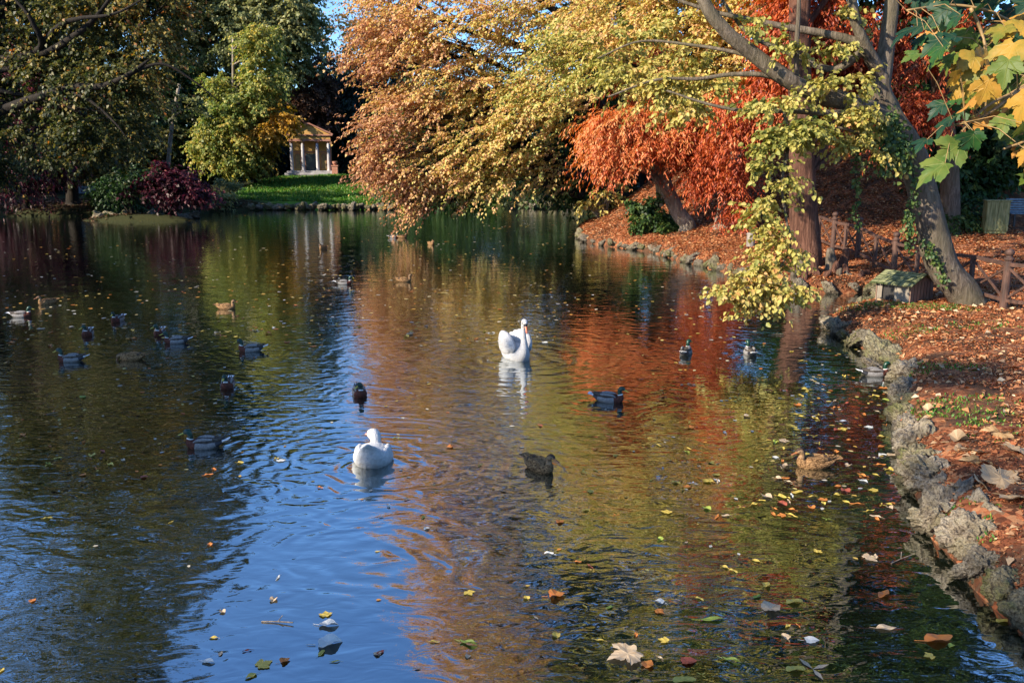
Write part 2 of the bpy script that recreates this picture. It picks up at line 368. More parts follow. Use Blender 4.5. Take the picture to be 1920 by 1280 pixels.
# ---------------------------------------------------------------- bark and leaf materials
BK = dict(
    grey=bark('grey_bark', (.035, .027, .02), (.12, .095, .072), (.26, .215, .165), 8, 1.2, moss=(.10, .09, .05)),
    dark=bark('dark_bark', (.008, .007, .006), (.022, .018, .014), (.045, .035, .026)),
    red=bark('red_bark', (.03, .014, .010), (.14, .065, .042), (.30, .155, .10), 9, .7, 1.4),
    pale=bark('pale_bark', (.09, .075, .055), (.28, .235, .18), (.46, .40, .32), 9, 1.0, 1.0))
LM = dict(
    beech=leaf_mat('copper_gold_leaf', [(0, (.34, .16, .085)), (.2, (.58, .33, .18)), (.4, (.66, .43, .18)), (.58, (.64, .50, .16)), (.76, (.50, .48, .14)), (.9, (.29, .34, .09)), (1, (.15, .20, .05))], .38),
    red=leaf_mat('rust_red_needle', [(0, (.14, .02, .01)), (.3, (.38, .065, .022)), (.55, (.60, .15, .05)), (.8, (.68, .27, .10)), (1, (.66, .36, .14))], .35),
    lime=leaf_mat('yellow_green_leaf', [(0, (.11, .13, .03)), (.3, (.25, .26, .06)), (.6, (.44, .39, .10)), (.88, (.58, .46, .15)), (1, (.50, .26, .09))], .35),
    olive=leaf_mat('olive_leaf', [(0, (.02, .035, .012)), (.35, (.06, .075, .022)), (.62, (.15, .14, .04)), (.85, (.32, .24, .06)), (1, (.42, .17, .07))], .35),
    oliveg=leaf_mat('pale_olive_leaf', [(0, (.06, .08, .03)), (.5, (.21, .23, .09)), (.85, (.38, .36, .14)), (1, (.5, .36, .12))], .35),
    bright=leaf_mat('bright_green_leaf', [(0, (.05, .10, .03)), (.35, (.15, .21, .05)), (.65, (.34, .35, .09)), (1, (.60, .44, .12))], .4),
    gold=leaf_mat('golden_leaf', [(0, (.14, .12, .03)), (.5, (.45, .28, .05)), (1, (.62, .36, .07))], .4),
    conif=leaf_mat('blue_green_needle', [(0, (.010, .022, .018)), (.6, (.022, .05, .035)), (1, (.05, .08, .04))], .15),
    yew=leaf_mat('deep_green_needle', [(0, (.012, .035, .010)), (.6, (.03, .085, .018)), (1, (.10, .16, .03))], .2),
    umber=leaf_mat('umber_leaf', [(0, (.05, .025, .02)), (.5, (.14, .075, .05)), (1, (.28, .15, .07))], .3),
    purple=leaf_mat('purple_leaf', [(0, (.03, .008, .015)), (.5, (.10, .02, .035)), (1, (.24, .06, .06))], .3),
    bushg=leaf_mat('shrub_leaf', [(0, (.015, .035, .010)), (.6, (.04, .09, .02)), (1, (.14, .18, .04))], .25))
def lb(px, py, Y, rx, ry, n, t=.5, rd=None):
    """lobe centred on image point at distance Y, radii given in image px"""
    c = P(px, py, Y); d = depth(Y, c[2])/1600
    return (c[0], c[1], c[2], rx*d, (rd if rd else min(rx, ry*1.4)*d), ry*d, n, t)
def tree(name, label, cat, base, trunk, lobes, barkm, leafm, group=None, seed=1, tr=(.35, .12), lean=None, twigs=10, limb_r=.5, sides=8, limbpart=True, imin=3, **kw):
    """trunk: list of world points above base; every lobe gets a limb, and twigs out to some of its clumps"""
    b = np.array(base, float)
    root = empty(name, b, 0, label, cat, group)
    g = np.random.default_rng(seed+77)
    pts = [np.zeros(3)+np.array((0, 0, -.35))]+[np.array(p, float)-b for p in trunk]
    sp = smoothpath(pts, 5); k = len(sp)
    rad = [tr[0]+(tr[1]-tr[0])*(i/(k-1))**.8 for i in range(k)]
    for i in range(min(4, k)): rad[i] *= 1+.45*(1-i/4)**1.5
    mb = MB(); mb.tube(sp, rad, sides+4, wob=.13, seed=seed)
    mb.build('trunk', barkm, root, smooth=True)
    info = []
    lobes_l = [(l[0]-b[0], l[1]-b[1], l[2]-b[2], *l[3:]) for l in lobes]
    crown('crown', root, lobes_l, leafm, seed=seed, clumps_out=info, **kw)
    if limbpart:
        for l, cc in info:
            lm = MB()
            c = np.array(l[:3]); zt = c[2]-abs(np.hypot(c[0]-sp[:, 0], c[1]-sp[:, 1]))*.55
            i = int(np.argmin(np.abs(sp[:, 2]-zt)+.02*np.hypot(sp[:, 0]-c[0], sp[:, 1]-c[1]))); i = max(i, min(imin, k-1)); s0 = sp[i]
            dist = np.linalg.norm(c-s0)
            if dist < .3: continue
            m1 = s0+(c-s0)*.35+np.array((0, 0, dist*.08))+g.normal(size=3)*dist*.05; m2 = s0+(c-s0)*.7+np.array((0, 0, dist*.06))+g.normal(size=3)*dist*.05
            q = smoothpath([s0, m1, m2, c], 4); r0 = min(rad[i]*.75, .05+dist*.018)*limb_r*2
            lm.tube(q, [r0*(1-.75*j/(len(q)-1)) for j in range(len(q))], 6, wob=.1, seed=seed)
            for ci in g.permutation(len(cc))[:twigs]:
                e = cc[ci]; j = int(g.integers(len(q)//2, len(q))); a = q[j]; mid = (a+e)/2+np.array((0, 0, .1))+g.normal(size=3)*.12*np.linalg.norm(e-a)*.5
                lm.tube([a, mid, e], [r0*.22, r0*.15, .006], 4, cap=False)
            if lm.v: lm.build('limb', barkm, root, smooth=True)
    return root
def T(px, Y, zs=0): q = G(px, Y); return q
# ================================================================ centre: the big copper and gold tree over the water
b = G(1165, 47)
tree('copper_gold_tree', 'huge spreading tree with tan copper tips and yellow leaves overhanging the middle of the pond', 'tree', b,
     [b+(0, 0, .3), P(1145, 330, 47), P(1125, 200, 46.5), P(1090, 60, 46), P(1060, -150, 46), P(1040, -330, 46)],
     [lb(1000, 60, 45, 130, 80, 62, .58), lb(1090, 30, 44, 110, 80, 44, .55), lb(880, 40, 45, 130, 80, 62, .45), lb(780, 60, 45, 90, 75, 60, .3), lb(712, 118, 44, 46, 18, 14, .12), lb(745, -10, 45.5, 60, 36, 26, .3),
      lb(722, 62, 46, 46, 40, 22, .25), lb(850, 160, 45, 115, 70, 76, .42), lb(775, 205, 44, 74, 34, 36, .25), lb(722, 232, 43, 40, 14, 10, .12), lb(735, 272, 43, 44, 14, 12, .1), lb(718, 305, 43, 34, 12, 8, .1), lb(752, 330, 43, 44, 12, 12, .1),
      lb(960, 190, 44, 130, 70, 60, .55), lb(1050, 190, 43, 90, 60, 36, .62), lb(900, 265, 44, 120, 50, 52, .55), lb(820, 300, 44, 90, 50, 42, .42), lb(1000, 290, 45, 75, 50, 36, .64),
      lb(840, 356, 44, 80, 30, 26, .2), lb(900, 335, 44, 80, 34, 30, .6), lb(790, 380, 43.5, 36, 14, 7, .08), lb(1060, 330, 46, 40, 40, 12, .6),
      lb(840, -90, 46, 130, 90, 60, .3), lb(800, -210, 45, 70, 80, 40, .3), lb(840, -400, 45, 80, 90, 50, .3), lb(860, -580, 45, 80, 90, 50, .3), lb(960, -110, 46, 130, 100, 66, .6), lb(880, -240, 46, 140, 110, 64, .3), lb(960, -400, 46, 150, 110, 80, .45), lb(980, -570, 45, 150, 120, 90, .4), lb(960, -760, 45, 130, 120, 80, .4)],
     BK['dark'], LM['beech'], seed=11, tr=(.5, .15), leaf=(.15, .095), strands=6, per=22, slen=1.35, droop=.22, twigs=7, shell=.3, zsq=.22, tintn=.19, spread=.38, sweep=(-1.1, -.5, -.12), side=.7, jit=.5)
b = G(1215, 53)
tree('tall_olive_tree', 'tall dull olive tree rising high behind the copper tree and the point', 'tree', b, [b+(0, 0, .5), P(1190, 200, 52), P(1150, -100, 50), P(1120, -450, 49)],
     [lb(1060, -260, 48, 150, 120, 70, .4), lb(1170, -90, 49, 120, 100, 60, .45), lb(1180, -330, 48, 130, 130, 80, .4), lb(1180, -560, 48, 150, 120, 90, .4), lb(1080, -720, 48, 150, 130, 80, .4), lb(1250, -800, 48, 160, 130, 80, .4)],
     BK['dark'], LM['olive'], seed=18, tr=(.5, .2), leaf=(.2, .14), strands=7, per=20, slen=1.2, zsq=.4, imin=14, limb_r=.4)
# deep green yew behind, between the copper tree and the red one
b = G(1130, 52)
tree('yew_tree', 'dark green yew showing between the copper tree and the red-orange cypress', 'tree', b, [b+(0, 0, 1), P(1110, 250, 52), P(1100, 120, 52)],
     [lb(1085, 290, 49, 55, 70, 60, .6), lb(1130, 210, 50, 90, 70, 70, .5), lb(1060, 355, 48, 30, 30, 18, .6), lb(1180, 120, 51, 90, 90, 60, .4), lb(1095, 340, 47.5, 45, 36, 30, .75), lb(1050, 90, 51, 60, 60, 30, .5), lb(1000, 300, 52, 60, 60, 30, .3)],
     BK['dark'], LM['yew'], seed=12, leaf=(.30, .09), strands=6, per=14, slen=.9, droop=.5)
# ================================================================ red-orange swamp cypresses on the point
kwred = dict(leaf=(.16, .042), strands=7, per=26, slen=.95, droop=.5, side=.7, hang=.45, spread=.5, shell=.2, jit=.45, tintn=.17, zsq=.35, sweep=(-.75, -.4, -.15))
b = G(1288, 37)
tree('swamp_cypress', 'red-orange swamp cypress with a grey trunk leaning left at the leafy point', 'tree', b,
     [b+(0, 0, .2), P(1272, 400, 37), P(1245, 340, 36.8), P(1228, 270, 36.6), P(1222, 180, 36.5)],
     [lb(1130, 238, 35.5, 34, 14, 9, .75), lb(1160, 230, 35.5, 50, 26, 26, .72), lb(1215, 215, 36, 60, 34, 36, .7), lb(1240, 140, 37, 66, 40, 40, .6), lb(1225, 70, 37.5, 56, 40, 34, .55), lb(1160, 290, 35.5, 36, 16, 14, .7), lb(1192, 270, 35.5, 55, 24, 26, .62), lb(1170, 312, 35.5, 24, 5, 4, .6),
      lb(1260, 252, 35.6, 56, 32, 36, .55), lb(1142, 268, 35.5, 26, 14, 7, .8), lb(1275, 275, 35.6, 26, 8, 5, .5)],
     BK['pale'], LM['red'], seed=21, tr=(.42, .2), **kwred)
b = G(1358, 36)
tree('swamp_cypress', 'deep red swamp cypress with a flared upright trunk behind the round wooden post', 'tree', b,
     [b+(0, 0, .2), P(1360, 400, 36), P(1368, 300, 36), P(1372, 150, 36), P(1370, -40, 36.5)],
     [lb(1330, 228, 36, 56, 36, 34, .45), lb(1385, 230, 33, 44, 36, 32, .35), lb(1325, 285, 35.4, 34, 18, 16, .42), lb(1375, 320, 35, 26, 26, 16, .35), lb(1330, 340, 35.2, 18, 12, 6, .4), lb(1400, 400, 35, 14, 26, 9, .3), lb(1390, 320, 35.6, 24, 34, 14, .28), lb(1400, 385, 35.3, 10, 20, 4, .3), lb(1300, 180, 36.5, 70, 40, 34, .5),lb(1308, 320, 35.4, 12, 10, 4, .35)],
     BK['pale'], LM['red'], seed=22, tr=(.5, .3), **kwred)
b = G(1510, 26.6)
tree('swamp_cypress', 'big swamp cypress with thick red-brown trunk rising beside the start of the fence', 'tree', b,
     [b+(0, 0, .3), P(1506, 400, 26.6), P(1503, 290, 26.6), P(1500, 120, 26.6), P(1500, -200, 26.8)],
     [lb(1500, 20, 28, 60, 50, 30, .35), lb(1560, 50, 28, 80, 60, 44, .3), lb(1480, 110, 29.5, 50, 40, 34, .35), lb(1640, 110, 29, 80, 70, 44, .3), lb(1740, 60, 29, 80, 70, 36, .35), lb(1720, 200, 28, 60, 40, 30, .3), lb(1420, 190, 30, 60, 34, 44, .45), lb(1540, 130, 29, 50, 40, 24, .25), lb(1500, -140, 28, 180, 110, 44, .35), lb(1740, -120, 29, 140, 110, 30, .35),
      lb(1640, 195, 28, 34, 20, 12, .3), lb(1850, 90, 30, 80, 120, 34, .35)],
     BK['red'], LM['red'], seed=23, tr=(.52, .28), limb_r=.35, **kwred)
b = G(1240, 41)
tree('gold_green_tree', 'yellow and olive tree filling the space above the red-orange cypresses', 'tree', b, [b+(0, 0, .4), P(1262, 250, 37), P(1285, 100, 34), P(1300, -100, 33)],
     [lb(1180, 30, 33, 80, 50, 44, .5), lb(1290, 30, 32, 80, 50, 42, .6), lb(1390, 70, 31.5, 70, 50, 42, .5), lb(1225, 100, 42, 80, 46, 50, .72), lb(1330, 140, 31.5, 70, 40, 46, .62), lb(1410, 165, 31, 50, 30, 26, .5), lb(1100, 100, 36, 70, 60, 44, .75), lb(1440, 0, 31, 70, 50, 40, .5), lb(1270, -90, 32, 110, 70, 50, .6), lb(1150, -110, 34, 110, 80, 50, .6), lb(1420, -130, 31, 110, 80, 44, .6)],
     BK['dark'], LM['beech'], seed=24, tr=(.3, .12), leaf=(.13, .085), strands=6, per=20, slen=1.05, droop=.22, zsq=.25, sweep=(-.8, -.4, -.1), spread=.45, tintn=.15, twigs=6)
# ================================================================ leaning tree with yellow-green leaves
b = G(1796, 19.6)
hero = empty('leaning_tree', b, 0, 'leaning grey tree with ivy and pale yellow-green leaves, growing behind the duck house', 'tree')
def rel(pts): return [np.array(p)-b for p in pts]
mb = MB()
sp = smoothpath(rel([b+(.28, 0, -.3), b+(.16, 0, .15), P(1768, 500, 19.6), P(1745, 420, 19.6), P(1722, 330, 19.6), P(1700, 270, 19.5), P(1662, 212, 19.4)]), 7)
k = len(sp); mb.tube(sp, [.50 if i < 1 else (.38-.11*(i/(k-1)))*(1+.4*math.exp(-i/3)) for i in range(k)], 20, wob=.16, seed=3)
mb.build('trunk', BK['grey'], hero, smooth=True)
limbs = [
    ([(1668, 215, 19.4), (1652, 160, 19.3), (1662, 90, 19.4), (1672, 0, 19.5), (1668, -160, 19.6), (1640, -380, 19.8)], .24, .10),
    ([(1672, 225, 19.4), (1610, 198, 19.2), (1540, 178, 19.0), (1478, 150, 18.8), (1420, 108, 18.8), (1360, 58, 18.8), (1318, 0, 18.9), (1275, -120, 19.2), (1180, -330, 19.6)], .25, .09),
    ([(1655, 150, 19.3), (1622, 85, 19.0), (1600, 20, 18.9), (1590, -90, 18.9), (1540, -300, 19)], .16, .06),
    ([(1632, 90, 19.1), (1570, 68, 19.2), (1480, 52, 19.4), (1400, 36, 19.7), (1330, 20, 20), (1240, -10, 20.5)], .11, .03),
    ([(1500, 165, 18.9), (1440, 142, 18.9), (1370, 140, 19.1), (1310, 148, 19.3), (1230, 150, 19.6), (1140, 182, 20)], .075, .02),
    ([(1640, 208, 19.2), (1560, 212, 18.8), (1480, 208, 18.5), (1400, 208, 18.6), (1330, 196, 18.8), (1250, 170, 19.2)], .085, .02),
    ([(1494, 158, 18.8), (1494, 80, 18.7), (1498, 10, 18.7), (1500, -120, 18.8)], .055, .04),
    ([(1440, 118, 18.8), (1385, 100, 19.2), (1300, 85, 19.8), (1200, 78, 20.4), (1120, 110, 21)], .06, .015),
    ([(1470, 205, 18.5), (1478, 270, 18.1), (1466, 340, 17.9), (1474, 410, 17.7), (1482, 462, 17.6), (1445, 520, 17.4), (1380, 552, 17.3)], .045, .012),
    ([(1620, 96, 19.1), (1560, 130, 19.3), (1480, 100, 19.6), (1400, 60, 19.9), (1340, -20, 20.2)], .10, .03),
    ([(1700, 275, 19.4), (1640, 262, 18.9), (1570, 240, 18.6), (1500, 262, 18.3), (1430, 275, 18.2)], .05, .012)]
for i, (pp, r0, r1) in enumerate(limbs):
    mb = MB(); sp = smoothpath(rel([P(*q) for q in pp]), 7); k = len(sp)
    mb.tube(sp, [r0+(r1-r0)*(j/(k-1))**.8 for j in range(k)], 12, wob=.14, seed=i*2.3); mb.build('limb', BK['grey'], hero, smooth=True)
hl = [lb(1185, 135, 21, 60, 26, 24, .6), lb(1250, 165, 20, 54, 24, 24, .7), lb(1285, 205, 19.5, 40, 14, 8, .75), lb(1120, 90, 22, 60, 30, 8, .55), lb(1300, 100, 20.5, 50, 24, 6, .6), lb(1200, 60, 22, 60, 24, 8, .5), lb(1330, 160, 19.5, 40, 12, 5, .6),
      lb(1460, 196, 18.4, 60, 14, 10, .5), lb(1570, 160, 18.4, 60, 12, 9, .5), lb(1600, 218, 18.6, 40, 9, 9, .55), lb(1470, 258, 18.0, 40, 13, 12, .42), lb(1440, 310, 17.8, 20, 6, 4, .4), lb(1510, 246, 18, 40, 14, 14, .38), lb(1420, 278, 18, 14, 6, 3, .45),
      lb(1440, 376, 17.7, 18, 5, 4, .6), lb(1418, 402, 17.6, 16, 4, 3, .6), lb(1475, 340, 17.8, 6, 22, 3, .45), lb(1440, 432, 17.6, 40, 6, 6, .6), lb(1470, 470, 17.5, 46, 12, 8, .62), lb(1445, 500, 17.4, 44, 10, 9, .66), lb(1402, 535, 17.3, 46, 10, 11, .72), lb(1365, 548, 17.2, 24, 7, 6, .8), lb(1450, 560, 17.2, 44, 9, 6, .7), lb(1480, 545, 17.3, 26, 8, 5, .7), lb(1420, 578, 17.1, 22, 6, 4, .78),
      lb(1490, 90, 18.6, 60, 12, 5, .5), lb(1390, 40, 19, 40, 20, 3, .55), lb(1565, 90, 19, 40, 12, 4, .5), lb(1560, 20, 19, 40, 16, 3, .5), lb(1620, 262, 18.6, 36, 10, 7, .55), lb(1645, 285, 18.9, 30, 14, 5, .6), lb(1640, 235, 18.8, 20, 8, 4, .6),
      # high spread above the frame
      lb(1300, -120, 20, 160, 90, 30, .6), lb(1500, -160, 19, 160, 90, 26, .5), lb(1150, -300, 21, 170, 120, 30, .5), lb(1400, -380, 19, 220, 140, 36, .5), lb(1000, -500, 20, 170, 150, 50, .45), lb(1250, -640, 19, 220, 180, 60, .4), lb(960, -820, 17, 170, 180, 60, .4), lb(1100, -1050, 16, 220, 180, 60, .4), lb(1500, -700, 18, 260, 240, 60, .4), lb(1450, -1050, 16, 260, 180, 50, .4), lb(1750, -400, 18, 200, 200, 40, .4), lb(1850, -800, 16, 260, 260, 50, .4)]
crown('crown', hero, [(l[0]-b[0], l[1]-b[1], l[2]-b[2], *l[3:]) for l in hl], LM['lime'], leaf=(.105, .075), strands=5, per=11, slen=.42, droop=.35, hexa=True, seed=31, shell=.15, zsq=.6, tintn=.17, hang=.45, spread=.7)
# ================================================================ left side, big dark tree with long limbs
b = G(-60, 45); b[0] = -28.4; b[2] = hz(b[0], 45)
big = tree('spreading_tree', 'large dark olive tree on the left bank with long dark limbs sweeping over the water', 'tree', b,
     [b+(0, 0, .5), P(-60, 250, 45), P(-50, 120, 45), P(10, -60, 45), P(90, -300, 45), P(120, -500, 45)],
     [lb(-40, 130, 46, 60, 90, 50, .35), lb(-40, -20, 46, 70, 90, 56, .4), lb(-30, 270, 47, 60, 70, 40, .3), lb(60, 50, 45, 90, 70, 46, .5), lb(180, 30, 44, 90, 60, 46, .5), lb(285, 30, 44, 60, 50, 34, .6), lb(110, 150, 44, 90, 50, 42, .4), lb(230, 140, 43, 80, 50, 42, .5), lb(60, 230, 45, 80, 50, 26, .35), lb(190, 240, 44, 80, 40, 30, .4), lb(150, 290, 45, 60, 26, 16, .4),
      lb(60, -130, 45, 160, 100, 50, .5), lb(260, -130, 44, 140, 90, 60, .5), lb(335, -150, 45, 60, 50, 24, .5), lb(130, -300, 45, 150, 110, 76, .45), lb(245, -290, 45, 70, 80, 40, .5), lb(20, -500, 46, 170, 130, 86, .5), lb(140, -460, 46, 70, 80, 34, .5), lb(0, -720, 46, 130, 120, 56, .5), lb(-150, -200, 45, 200, 200, 70, .4), lb(-120, -550, 45, 200, 220, 90, .4), lb(-60, -850, 45, 170, 130, 46, .4)],
     BK['dark'], LM['olive'], seed=41, tr=(.65, .25), leaf=(.17, .12), strands=7, per=20, slen=1.3, droop=.45, limb_r=.45, imin=14, twigs=9, shell=.25, zsq=.5, tintn=.2)
for pp, r0 in (([(-55, 230, 45), (50, 190, 43), (130, 165, 42), (190, 162, 41.5), (240, 140, 41), (280, 112, 41)], .26), ([(-50, 120, 45), (80, 100, 43), (150, 60, 42), (190, 20, 42), (230, -40, 42)], .24), ([(-50, 130, 45), (70, 96, 43), (60, 40, 42), (20, -10, 42)], .22), ([(60, 105, 43.4), (110, 50, 42), (150, 35, 41.5), (215, 26, 41), (280, -8, 41)], .16), ([(120, 166, 42.2), (170, 190, 41.5), (215, 230, 41), (240, 262, 41)], .10), ([(230, 145, 41.2), (300, 120, 41), (360, 150, 41.2), (410, 190, 41.5)], .09)):
    mb = MB(); sp = smoothpath([P(*q)-b for q in pp], 6); k = len(sp); mb.tube(sp, [r0*(1-.8*j/(k-1)) for j in range(k)], 8, wob=.15, seed=pp[1][0]); mb.build('limb', BK['dark'], big, smooth=True)
# ---------------------------------------------------------------- other trees, left to right
def stree(name, label, px, Y, top, lobes, bk, lf, seed, group=None, tr=(.3, .12), lean=0, **kw):
    b = G(px, Y)
    d = dict(leaf=(.24, .16), strands=7, per=18, slen=1.1, droop=.4, twigs=5, shell=.3, tintn=.18)
    d.update(kw)
    return tree(name, label, 'tree', b, [b+(0, 0, .4), P(px+lean*.4, (top+330)/2, Y), P(px+lean, top, Y)], lobes, BK[bk], LM[lf], seed=seed, tr=tr, group=group, **d)
stree('crimson_tree', 'dark crimson weeping tree at the far left edge of the water', 50, 60, 180, [lb(30, 230, 58, 60, 60, 50, .35), lb(80, 270, 58, 44, 50, 30, .25), lb(40, 310, 58, 60, 40, 30, .2), lb(95, 215, 59, 36, 40, 20, .35), lb(20, 120, 62, 60, 80, 40, .7)], 'dark', 'purple', 51, leaf=(.35, .09), droop=1.0, per=16, hang=.7)
stree('broad_tree', 'dark-trunked olive tree standing upright at the water edge left of the bench', 137, 63, 60, [lb(150, 230, 62, 70, 50, 50, .5), lb(180, 290, 61, 50, 30, 26, .5), lb(110, 290, 61, 30, 22, 14, .75), lb(240, 210, 62, 50, 34, 26, .5)], 'dark', 'olive', 52, tr=(.55, .25))
stree('slender_tree', 'thin dark trunk under olive leaves behind the round green bush', 163, 74, 120, [lb(250, 290, 77, 60, 40, 40, .4), lb(200, 330, 75, 50, 24, 24, .35), lb(300, 270, 78, 50, 50, 40, .4)], 'dark', 'olive', 53, tr=(.25, .1))
stree('olive_tree', 'pale olive-green tree catching light above the dark left bank', 330, 90, 60, [lb(360, 40, 87, 70, 60, 84, .6), lb(400, 130, 87, 50, 70, 66, .6), lb(340, 130, 88, 60, 60, 56, .55), lb(350, 230, 87, 44, 50, 48, .5), lb(300, 190, 88, 60, 60, 46, .45), lb(430, 40, 88, 50, 60, 50, .5), lb(350, -40, 88, 80, 60, 50, .5), lb(320, 270, 86, 50, 40, 34, .5)], 'pale', 'oliveg', 54, tr=(.3, .12))
stree('broken_tree', 'bare pale broken trunk with snapped side branches above the left bank', 312, 66, 158, [lb(345, 205, 66, 30, 16, 5, .4)], 'pale', 'oliveg', 60, tr=(.2, .12), lean=24)
stree('bright_tree', 'bright yellow-green tree in full sun left of the little temple', 437, 77, 70, [lb(482, 95, 76.5, 32, 34, 34, .6), lb(492, 145, 76.5, 34, 30, 32, .6), lb(460, 190, 76, 44, 30, 30, .5), lb(428, 258, 75.5, 50, 40, 54, .6), lb(392, 278, 75.5, 26, 28, 28, .7), lb(446, 300, 75.5, 34, 20, 24, .55), lb(420, 215, 76, 38, 30, 28, .4), lb(405, 175, 76, 22, 40, 18, .5), lb(496, 60, 76, 16, 12, 9, .7)], 'pale', 'bright', 55, tr=(.22, .1))
stree('golden_tree', 'golden-orange tree reaching in front of the temple roof', 480, 77, 200, [lb(530, 228, 76, 24, 10, 16, .75), lb(500, 250, 76, 24, 14, 18, .55), lb(476, 265, 77, 30, 26, 26, .4), lb(498, 205, 77, 30, 20, 22, .5), lb(480, 295, 77, 24, 20, 18, .25)], 'dark', 'gold', 56, tr=(.2, .1))
stree('tall_dark_tree', 'tall dark green tree filling the top above the bright yellow-green one', 470, 88, -60, [lb(470, 20, 84, 60, 50, 56, .5), lb(540, 35, 84, 60, 60, 66, .55), lb(575, 30, 85, 30, 50, 26, .5), lb(430, 60, 84, 50, 60, 40, .4), lb(570, 90, 85, 36, 50, 34, .5), lb(500, -60, 85, 90, 60, 40, .5), lb(540, 110, 86, 50, 40, 34, .4), lb(470, 200, 86, 80, 60, 34, .2)], 'dark', 'oliveg', 57, tr=(.5, .2), leaf=(.3, .2))
stree('brown_tree', 'purple-brown tree standing close behind the temple', 560, 92, 120, [lb(565, 160, 88, 46, 40, 50, .5), lb(600, 200, 88, 30, 40, 34, .4), lb(545, 205, 88, 40, 34, 36, .6), lb(600, 140, 90, 30, 40, 24, .4), lb(575, 225, 90, 40, 20, 20, .4)], 'dark', 'umber', 58, tr=(.3, .1))
for i, (px, Y, lobes, lab) in enumerate([
    (665, 96, [lb(665, 340, 94, 50, 50, 60, .4), lb(660, 250, 94, 46, 60, 60, .5), lb(665, 165, 94, 34, 50, 44, .5)], 'dark blue-green conifer just right of the temple'),
    (715, 92, [lb(715, 330, 90, 60, 60, 60, .5), lb(720, 230, 90, 50, 60, 50, .5), lb(725, 140, 91, 40, 60, 40, .5), lb(730, 60, 92, 40, 50, 24, .5)], 'dark blue-green conifer half hidden by the copper leaves'),
    (630, 104, [lb(625, 240, 102, 50, 70, 50, .4), lb(632, 160, 102, 34, 50, 40, .5)], 'dark conifer rising behind the temple roof'),
    (520, 98, [lb(510, 300, 96, 60, 60, 44, .3), lb(500, 200, 96, 60, 80, 40, .3)], 'shadowy conifer left of the temple behind the golden tree')]):
    stree('conifer_tree', lab, px, Y, 130, lobes, 'dark', 'conif', 70+i, 'dark conifers around the temple', leaf=(.5, .16), droop=.6, slen=1.8, per=14)
stree('bare_tree', 'half-bare tree with few pale orange leaves against the sky', 655, 100, 40, [lb(635, 50, 98, 36, 60, 40, .5), lb(670, 100, 98, 34, 50, 40, .6), lb(690, 30, 98, 40, 50, 40, .5), lb(625, 110, 98, 26, 30, 24, .4)], 'grey', 'gold', 59, tr=(.25, .08), leaf=(.3, .2), strands=3, per=6, twigs=14)
# understory and far bay
for i, (px, Y, lobes, lf, lab) in enumerate([
    (800, 80, [lb(780, 300, 78, 70, 70, 60, .4), lb(850, 330, 78, 60, 50, 50, .5), lb(800, 200, 80, 80, 90, 50, .4)], 'bushg', 'dark leafy tree glimpsed low behind the copper tree'),
    (900, 84, [lb(900, 330, 82, 80, 60, 50, .3), lb(920, 230, 82, 80, 90, 50, .4)], 'conif', 'dark tree on the far shore behind hanging yellow leaves'),
    (1010, 82, [lb(1000, 340, 80, 70, 60, 50, .3), lb(1020, 240, 80, 80, 90, 50, .3)], 'conif', 'shaded tree at the dark far end of the pond'),
    (1100, 78, [lb(1090, 340, 76, 70, 60, 50, .3), lb(1100, 240, 76, 80, 90, 50, .3)], 'bushg', 'shaded tree beyond the point where the pond turns'),
    (300, 84, [lb(300, 300, 82, 100, 60, 60, .2), lb(280, 200, 82, 100, 90, 60, .2), lb(180, 260, 82, 100, 90, 60, .2), lb(250, 90, 84, 120, 90, 60, .2), lb(240, -40, 84, 130, 90, 70, .2), lb(330, -110, 84, 90, 80, 50, .25), lb(200, -180, 84, 130, 90, 60, .2)], 'bushg', 'shadowy tree deep in the woods of the left bank'),
    (60, 84, [lb(60, 300, 82, 100, 60, 60, .2), lb(40, 180, 82, 100, 100, 60, .2), lb(60, 60, 82, 120, 90, 60, .2), lb(40, -60, 82, 140, 90, 80, .2), lb(20, -190, 82, 150, 100, 80, .2), lb(130, -130, 82, 90, 90, 50, .2), lb(-80, 100, 82, 120, 120, 50, .2), lb(40, -330, 82, 160, 100, 60, .2)], 'bushg', 'shadowy tree behind the crimson weeping one'),
    (430, 92, [lb(420, 300, 90, 80, 60, 50, .2), lb(400, 200, 90, 90, 90, 50, .2), lb(400, -90, 88, 70, 70, 40, .3), lb(440, 20, 90, 60, 70, 40, .2)], 'bushg', 'shadowy tree behind the bright yellow-green one')]):
    stree('shaded_tree', lab, px, Y, 200, lobes, 'dark', lf, 80+i, 'dim trees at the back of the park', leaf=(.36, .22), slen=1.7, tr=(.35, .15))
